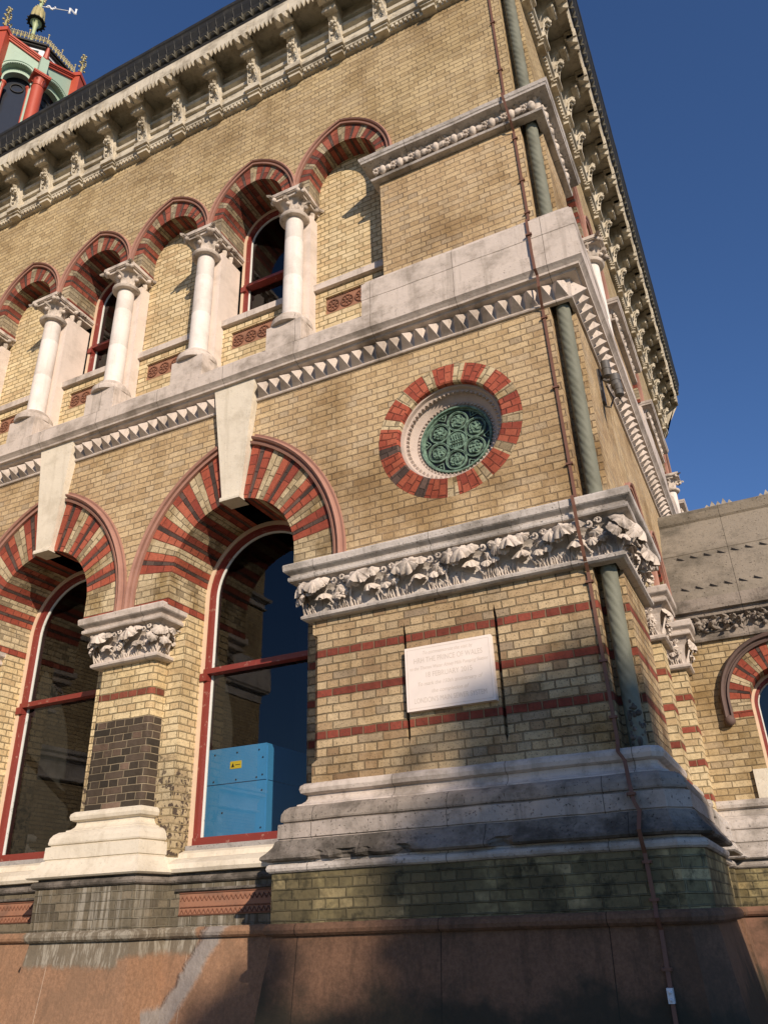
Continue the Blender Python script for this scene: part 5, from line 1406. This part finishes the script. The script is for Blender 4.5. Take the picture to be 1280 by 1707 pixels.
# lightning conductor tape with clips
TP = empty('conductor_strip', 'thin brown metal conductor strip with clips running down the front beside the corner', 'conductor strip')
pts = [(-1.115, .012, 13.0), (-1.11, .012, 9.70), (-1.10, .205, 9.64), (-1.09, .205, 9.55), (-1.07, .10, 9.30), (-1.07, .012, 9.22), (-1.06, .012, 7.88), (-1.055, .05, 7.83), (-1.05, .20, 7.70), (-1.045, .215, 7.22), (-1.04, .215, 7.03), (-1.035, .165, 6.99), (-1.04, .155, 6.86), (-1.055, .07, 6.76), (-1.062, .012, 6.70), (-1.04, .012, 4.68), (-1.035, .05, 4.62), (-1.03, .225, 4.59), (-1.025, .225, 4.50), (-1.03, .17, 4.30), (-1.03, .10, 4.10), (-1.035, .012, 4.0), (-1.02, .012, 2.70), (-1.02, .03, 2.66), (-1.015, .095, 2.60), (-.98, .09, 2.54), (-.955, .20, 2.36), (-.94, .235, 2.25), (-.915, .235, 2.19), (-.925, .315, 2.07), (-.925, .28, 1.99), (-.925, .238, 1.93), (-.915, .238, 1.63), (-.91, .285, 1.56), (-.905, .235, 1.49), (-.90, .30, 1.0)]
mb = MB(); hw = .013
rows = [[F(s_-hw, e-.003, z), F(s_+hw, e-.003, z), F(s_+hw, e+.006, z), F(s_-hw, e+.006, z)] for s_, e, z in pts]
mb.grid(rows, 0, True, False); mb.build('strip', M_COPTAPE, TP)
for s_, z, e in ((-1.113, 12.2, .012), (-1.112, 11.2, .012), (-1.111, 10.3, .012), (-1.067, 9.1, .012), (-1.063, 8.45, .012), (-1.062, 7.98, .012), (-1.046, 7.48, .212), (-1.06, 6.6, .012), (-1.055, 5.8, .012), (-1.045, 5.0, .012), (-1.035, 3.92, .012), (-1.028, 3.28, .012), (-1.022, 2.86, .012), (-.95, 2.30, .225), (-.92, 1.88, .238), (-.915, 1.66, .238), (-.905, 1.28, .26)):
    mb = MB(); mb.box(F, s_-.030, s_+.030, e-.012, e+.016, z-.009, z+.009); mb.ball(F(s_-.026, e+.014, z), .006, 0, 5); mb.ball(F(s_+.026, e+.014, z), .006, 0, 5); mb.build('clip', M_COPTAPE, TP)
mb = MB(); mb.box(F, -.922, -.886, .268, .312, 1.105, 1.185); mb.ball(F(-.904, .31, 1.165), .013, 0, 6); mb.ball(F(-.904, .31, 1.125), .013, 0, 6); mb.build('test_clamp', M_WHITE, TP)

# floodlight / camera cluster on the side wall
FL = empty('security_light', 'dark cylindrical floodlight and camera cluster fixed high on the side wall', 'floodlight')
mb = MB(); mb.box(S, 6.95, 7.05, 0, .03, 6.15, 6.55); mb.tube([S(7.0, .03, 6.45), S(6.93, .10, 6.45)], .025, 8); mb.build('wall_bracket', M_GREYM, FL)
for s_, e, z, r_, h_ in ((6.93, .10, 6.40, .045, .20), (6.86, .17, 6.20, .05, .16), (6.80, .19, 6.06, .042, .14)):
    P = S(s_, e, z); mb = MB(); mb.lathe((P.x, P.y, P.z), [(r_*.6, 0), (r_, .01), (r_, h_*.45), (r_*1.1, h_*.46), (r_*1.1, h_*.52), (r_, h_*.53), (r_, h_-.01), (r_*.6, h_)], 14); mb.build('lamp_housing', M_GREYM, FL)
mb = MB(); mb.tube([S(6.93, .07, 6.3), S(6.90, .12, 6.12), S(6.86, .08, 6.0), S(6.9, .03, 6.05)], .010, 6); mb.tube([S(6.86, .14, 6.2), S(6.84, .20, 6.0), S(6.80, .20, 5.98)], .008, 6); mb.tube([S(6.93, .06, 6.38), S(6.89, .12, 6.3), S(6.86, .15, 6.32)], .02, 6); mb.build('cable', M_GREYM, FL)

# blue cabinet inside the right-hand lower window
CB = empty('blue_cabinet', 'bright blue metal cabinet with a yellow warning label behind the right-hand lower window', 'cabinet')
mb = MB(); cx0, cx1, cyy, cz1 = -5.42, -4.69, 7.0, 3.26
mb.box(ID, cx0, cx1, cyy, cyy+1.3, 2.0, 2.895); mb.box(ID, cx0, cx1, cyy, cyy+1.3, 2.903, cz1); mb.build('body', M_BLUE, CB)
mb = MB(); mb.box(ID, cx1, cx1+.012, cyy+.012, cyy+.028, 2.0, cz1-.02); mb.build('side_flange', M_BLUE, CB)
mb = MB()
for x_, z_ in ((-5.33, 3.2), (-5.05, 3.2), (-4.78, 3.2), (-4.73, 3.12), (-4.73, 2.95), (-5.33, 2.93), (-5.05, 2.93), (-4.8, 2.93), (-4.73, 2.8), (-4.73, 2.45), (-5.2, 2.62)): mb.ball(Vector((x_, cyy, z_)), .010, 0, 6)
mb.build('screws', M_BLACK, CB)
mb = MB(); mb.box(ID, -5.13, -4.99, cyy-.004, cyy, 3.04, 3.115); lb = mb.build('warning_label', M_YELP, CB)
mb = MB(); mb.face([(-5.115, cyy-.005, 3.055), (-5.075, cyy-.005, 3.055), (-5.095, cyy-.005, 3.10)]); mb.box(ID, -5.065, -5.005, cyy-.006, cyy-.0045, 3.074, 3.080); mb.build('symbol', M_BLACK, lb)
# yellow object hanging inside the left lower window
YH = empty('hanging_yellow_sign', 'yellow tapered board hanging inside the left-hand lower window', 'sign')
mb = MB(); q0 = [(-6.92, 4.93), (-6.80, 4.88), (-6.72, 5.22), (-6.76, 5.26)]
for yy in (6.95, 6.96): mb.face([(x_, yy, z_) for x_, z_ in q0])
for a, b in zip(q0, q0[1:]+q0[:1]): mb.face([(a[0], 6.95, a[1]), (b[0], 6.95, b[1]), (b[0], 6.96, b[1]), (a[0], 6.96, a[1])])
mb.build('board', M_YELP, YH)
mb = MB(); mb.face([(-6.90, 6.949, 4.955), (-6.79, 6.949, 4.91), (-6.785, 6.949, 4.93), (-6.89, 6.949, 4.972)]); mb.build('stripe', M_BLACK, YH)

# ground
mb = MB(); mb.face([(-600, -600, -.02), (600, -600, -.02), (600, 600, -.02), (-600, 600, -.02)]); gr = mb.build('ground', M_GRND); gr['kind'] = 'structure'

# tree in front of the corner whose crown throws the dappled shade
def tree(base, height, crown_c, crown_r, n, seed, lab, extra=()):
    rnd = random.Random(seed)
    T_ = empty('broadleaf_tree', lab, 'tree', (0, 0, 0))
    m, k, b = mat('bark'); k.l.new(k.mix(k.noise(k.scale(k.pos(), (1, 1, .2)), 9, 4), (.09, .07, .05), (.16, .13, .10)), b.inputs['Base Color'])
    m2, k2, b2 = mat('leaf_green', .6); k2.l.new(k2.mix(k2.noise(k2.pos(), .8, 3), (.05, .08, .02), (.10, .12, .04)), b2.inputs['Base Color'])
    mb = MB(); bx, by = base
    C = Vector(crown_c)
    mb.tube([(bx, by, 0), (bx+.1, by, height*.3), ((bx+C.x)/2, (by+C.y)/2, C.z*.6), (C.x, C.y, C.z)], [.38, .30, .22, .10], 10)
    cl = []
    for i in range(46):
        d_ = Vector((rnd.gauss(0, 1), rnd.gauss(0, 1), rnd.gauss(0, 1))).normalized(); r_ = rnd.uniform(.35, 1)**.6
        p = C+Vector((d_.x*crown_r[0], d_.y*crown_r[1], d_.z*crown_r[2]))*r_; cl.append((p, rnd.uniform(.35, .95)))
        mid = C.lerp(p, .5)+Vector((0, 0, .3)); mb.tube([C-Vector((0, 0, 1.5)), mid, p], [.09, .05, .02], 5)
    for p, r_ in extra: cl.append((p, r_)); mb.tube([C-Vector((0, 0, .5)), C.lerp(p, .6)+Vector((0, 0, -.2)), p], [.07, .04, .02], 5)
    mb.build('trunk', m, T_)
    mb = MB()
    for p, r_ in cl:
        for i in range(int(n*r_*r_)):
            q = p+Vector((rnd.gauss(0, .5), rnd.gauss(0, .5), rnd.gauss(0, .42)))*r_; s_ = rnd.uniform(.08, .15)
            a = Vector((rnd.gauss(0, 1), rnd.gauss(0, 1), rnd.gauss(0, 1))).normalized(); b_ = a.orthogonal().normalized()
            mb.face([q-a*s_, q+b_*s_*.6, q+a*s_, q-b_*s_*.6], 0, [(0, 0), (1, 0), (1, 1), (0, 1)])
    mb.build('crown', m2, T_, merge=False)
def shade(x, z, t): return Vector((x+1.04*t, 6-t, z+.60*t))
c1 = shade(.1, .30, 19)
tree((c1.x+1.5, c1.y-1), 14, c1, (3.3, 2.6, 1.75), 1000, 5, 'leafy tree standing out in front of the corner, its shadow falling on the base', [(shade(-1.45, 3.02, 19), .40), (shade(-1.75, 2.75, 19), .50), (shade(-1.0, 2.85, 19), .42), (shade(-.9, 2.45, 19), .6), (shade(-.4, 2.1, 19), .8), (shade(-1.5, 1.75, 19), .6), (shade(-2.4, 1.45, 19), .5), (shade(-.9, 2.0, 19), .9), (shade(-2.7, 1.9, 19), .35), (shade(-4.4, .95, 19), .30), (shade(-4.15, 1.25, 19), .22)])
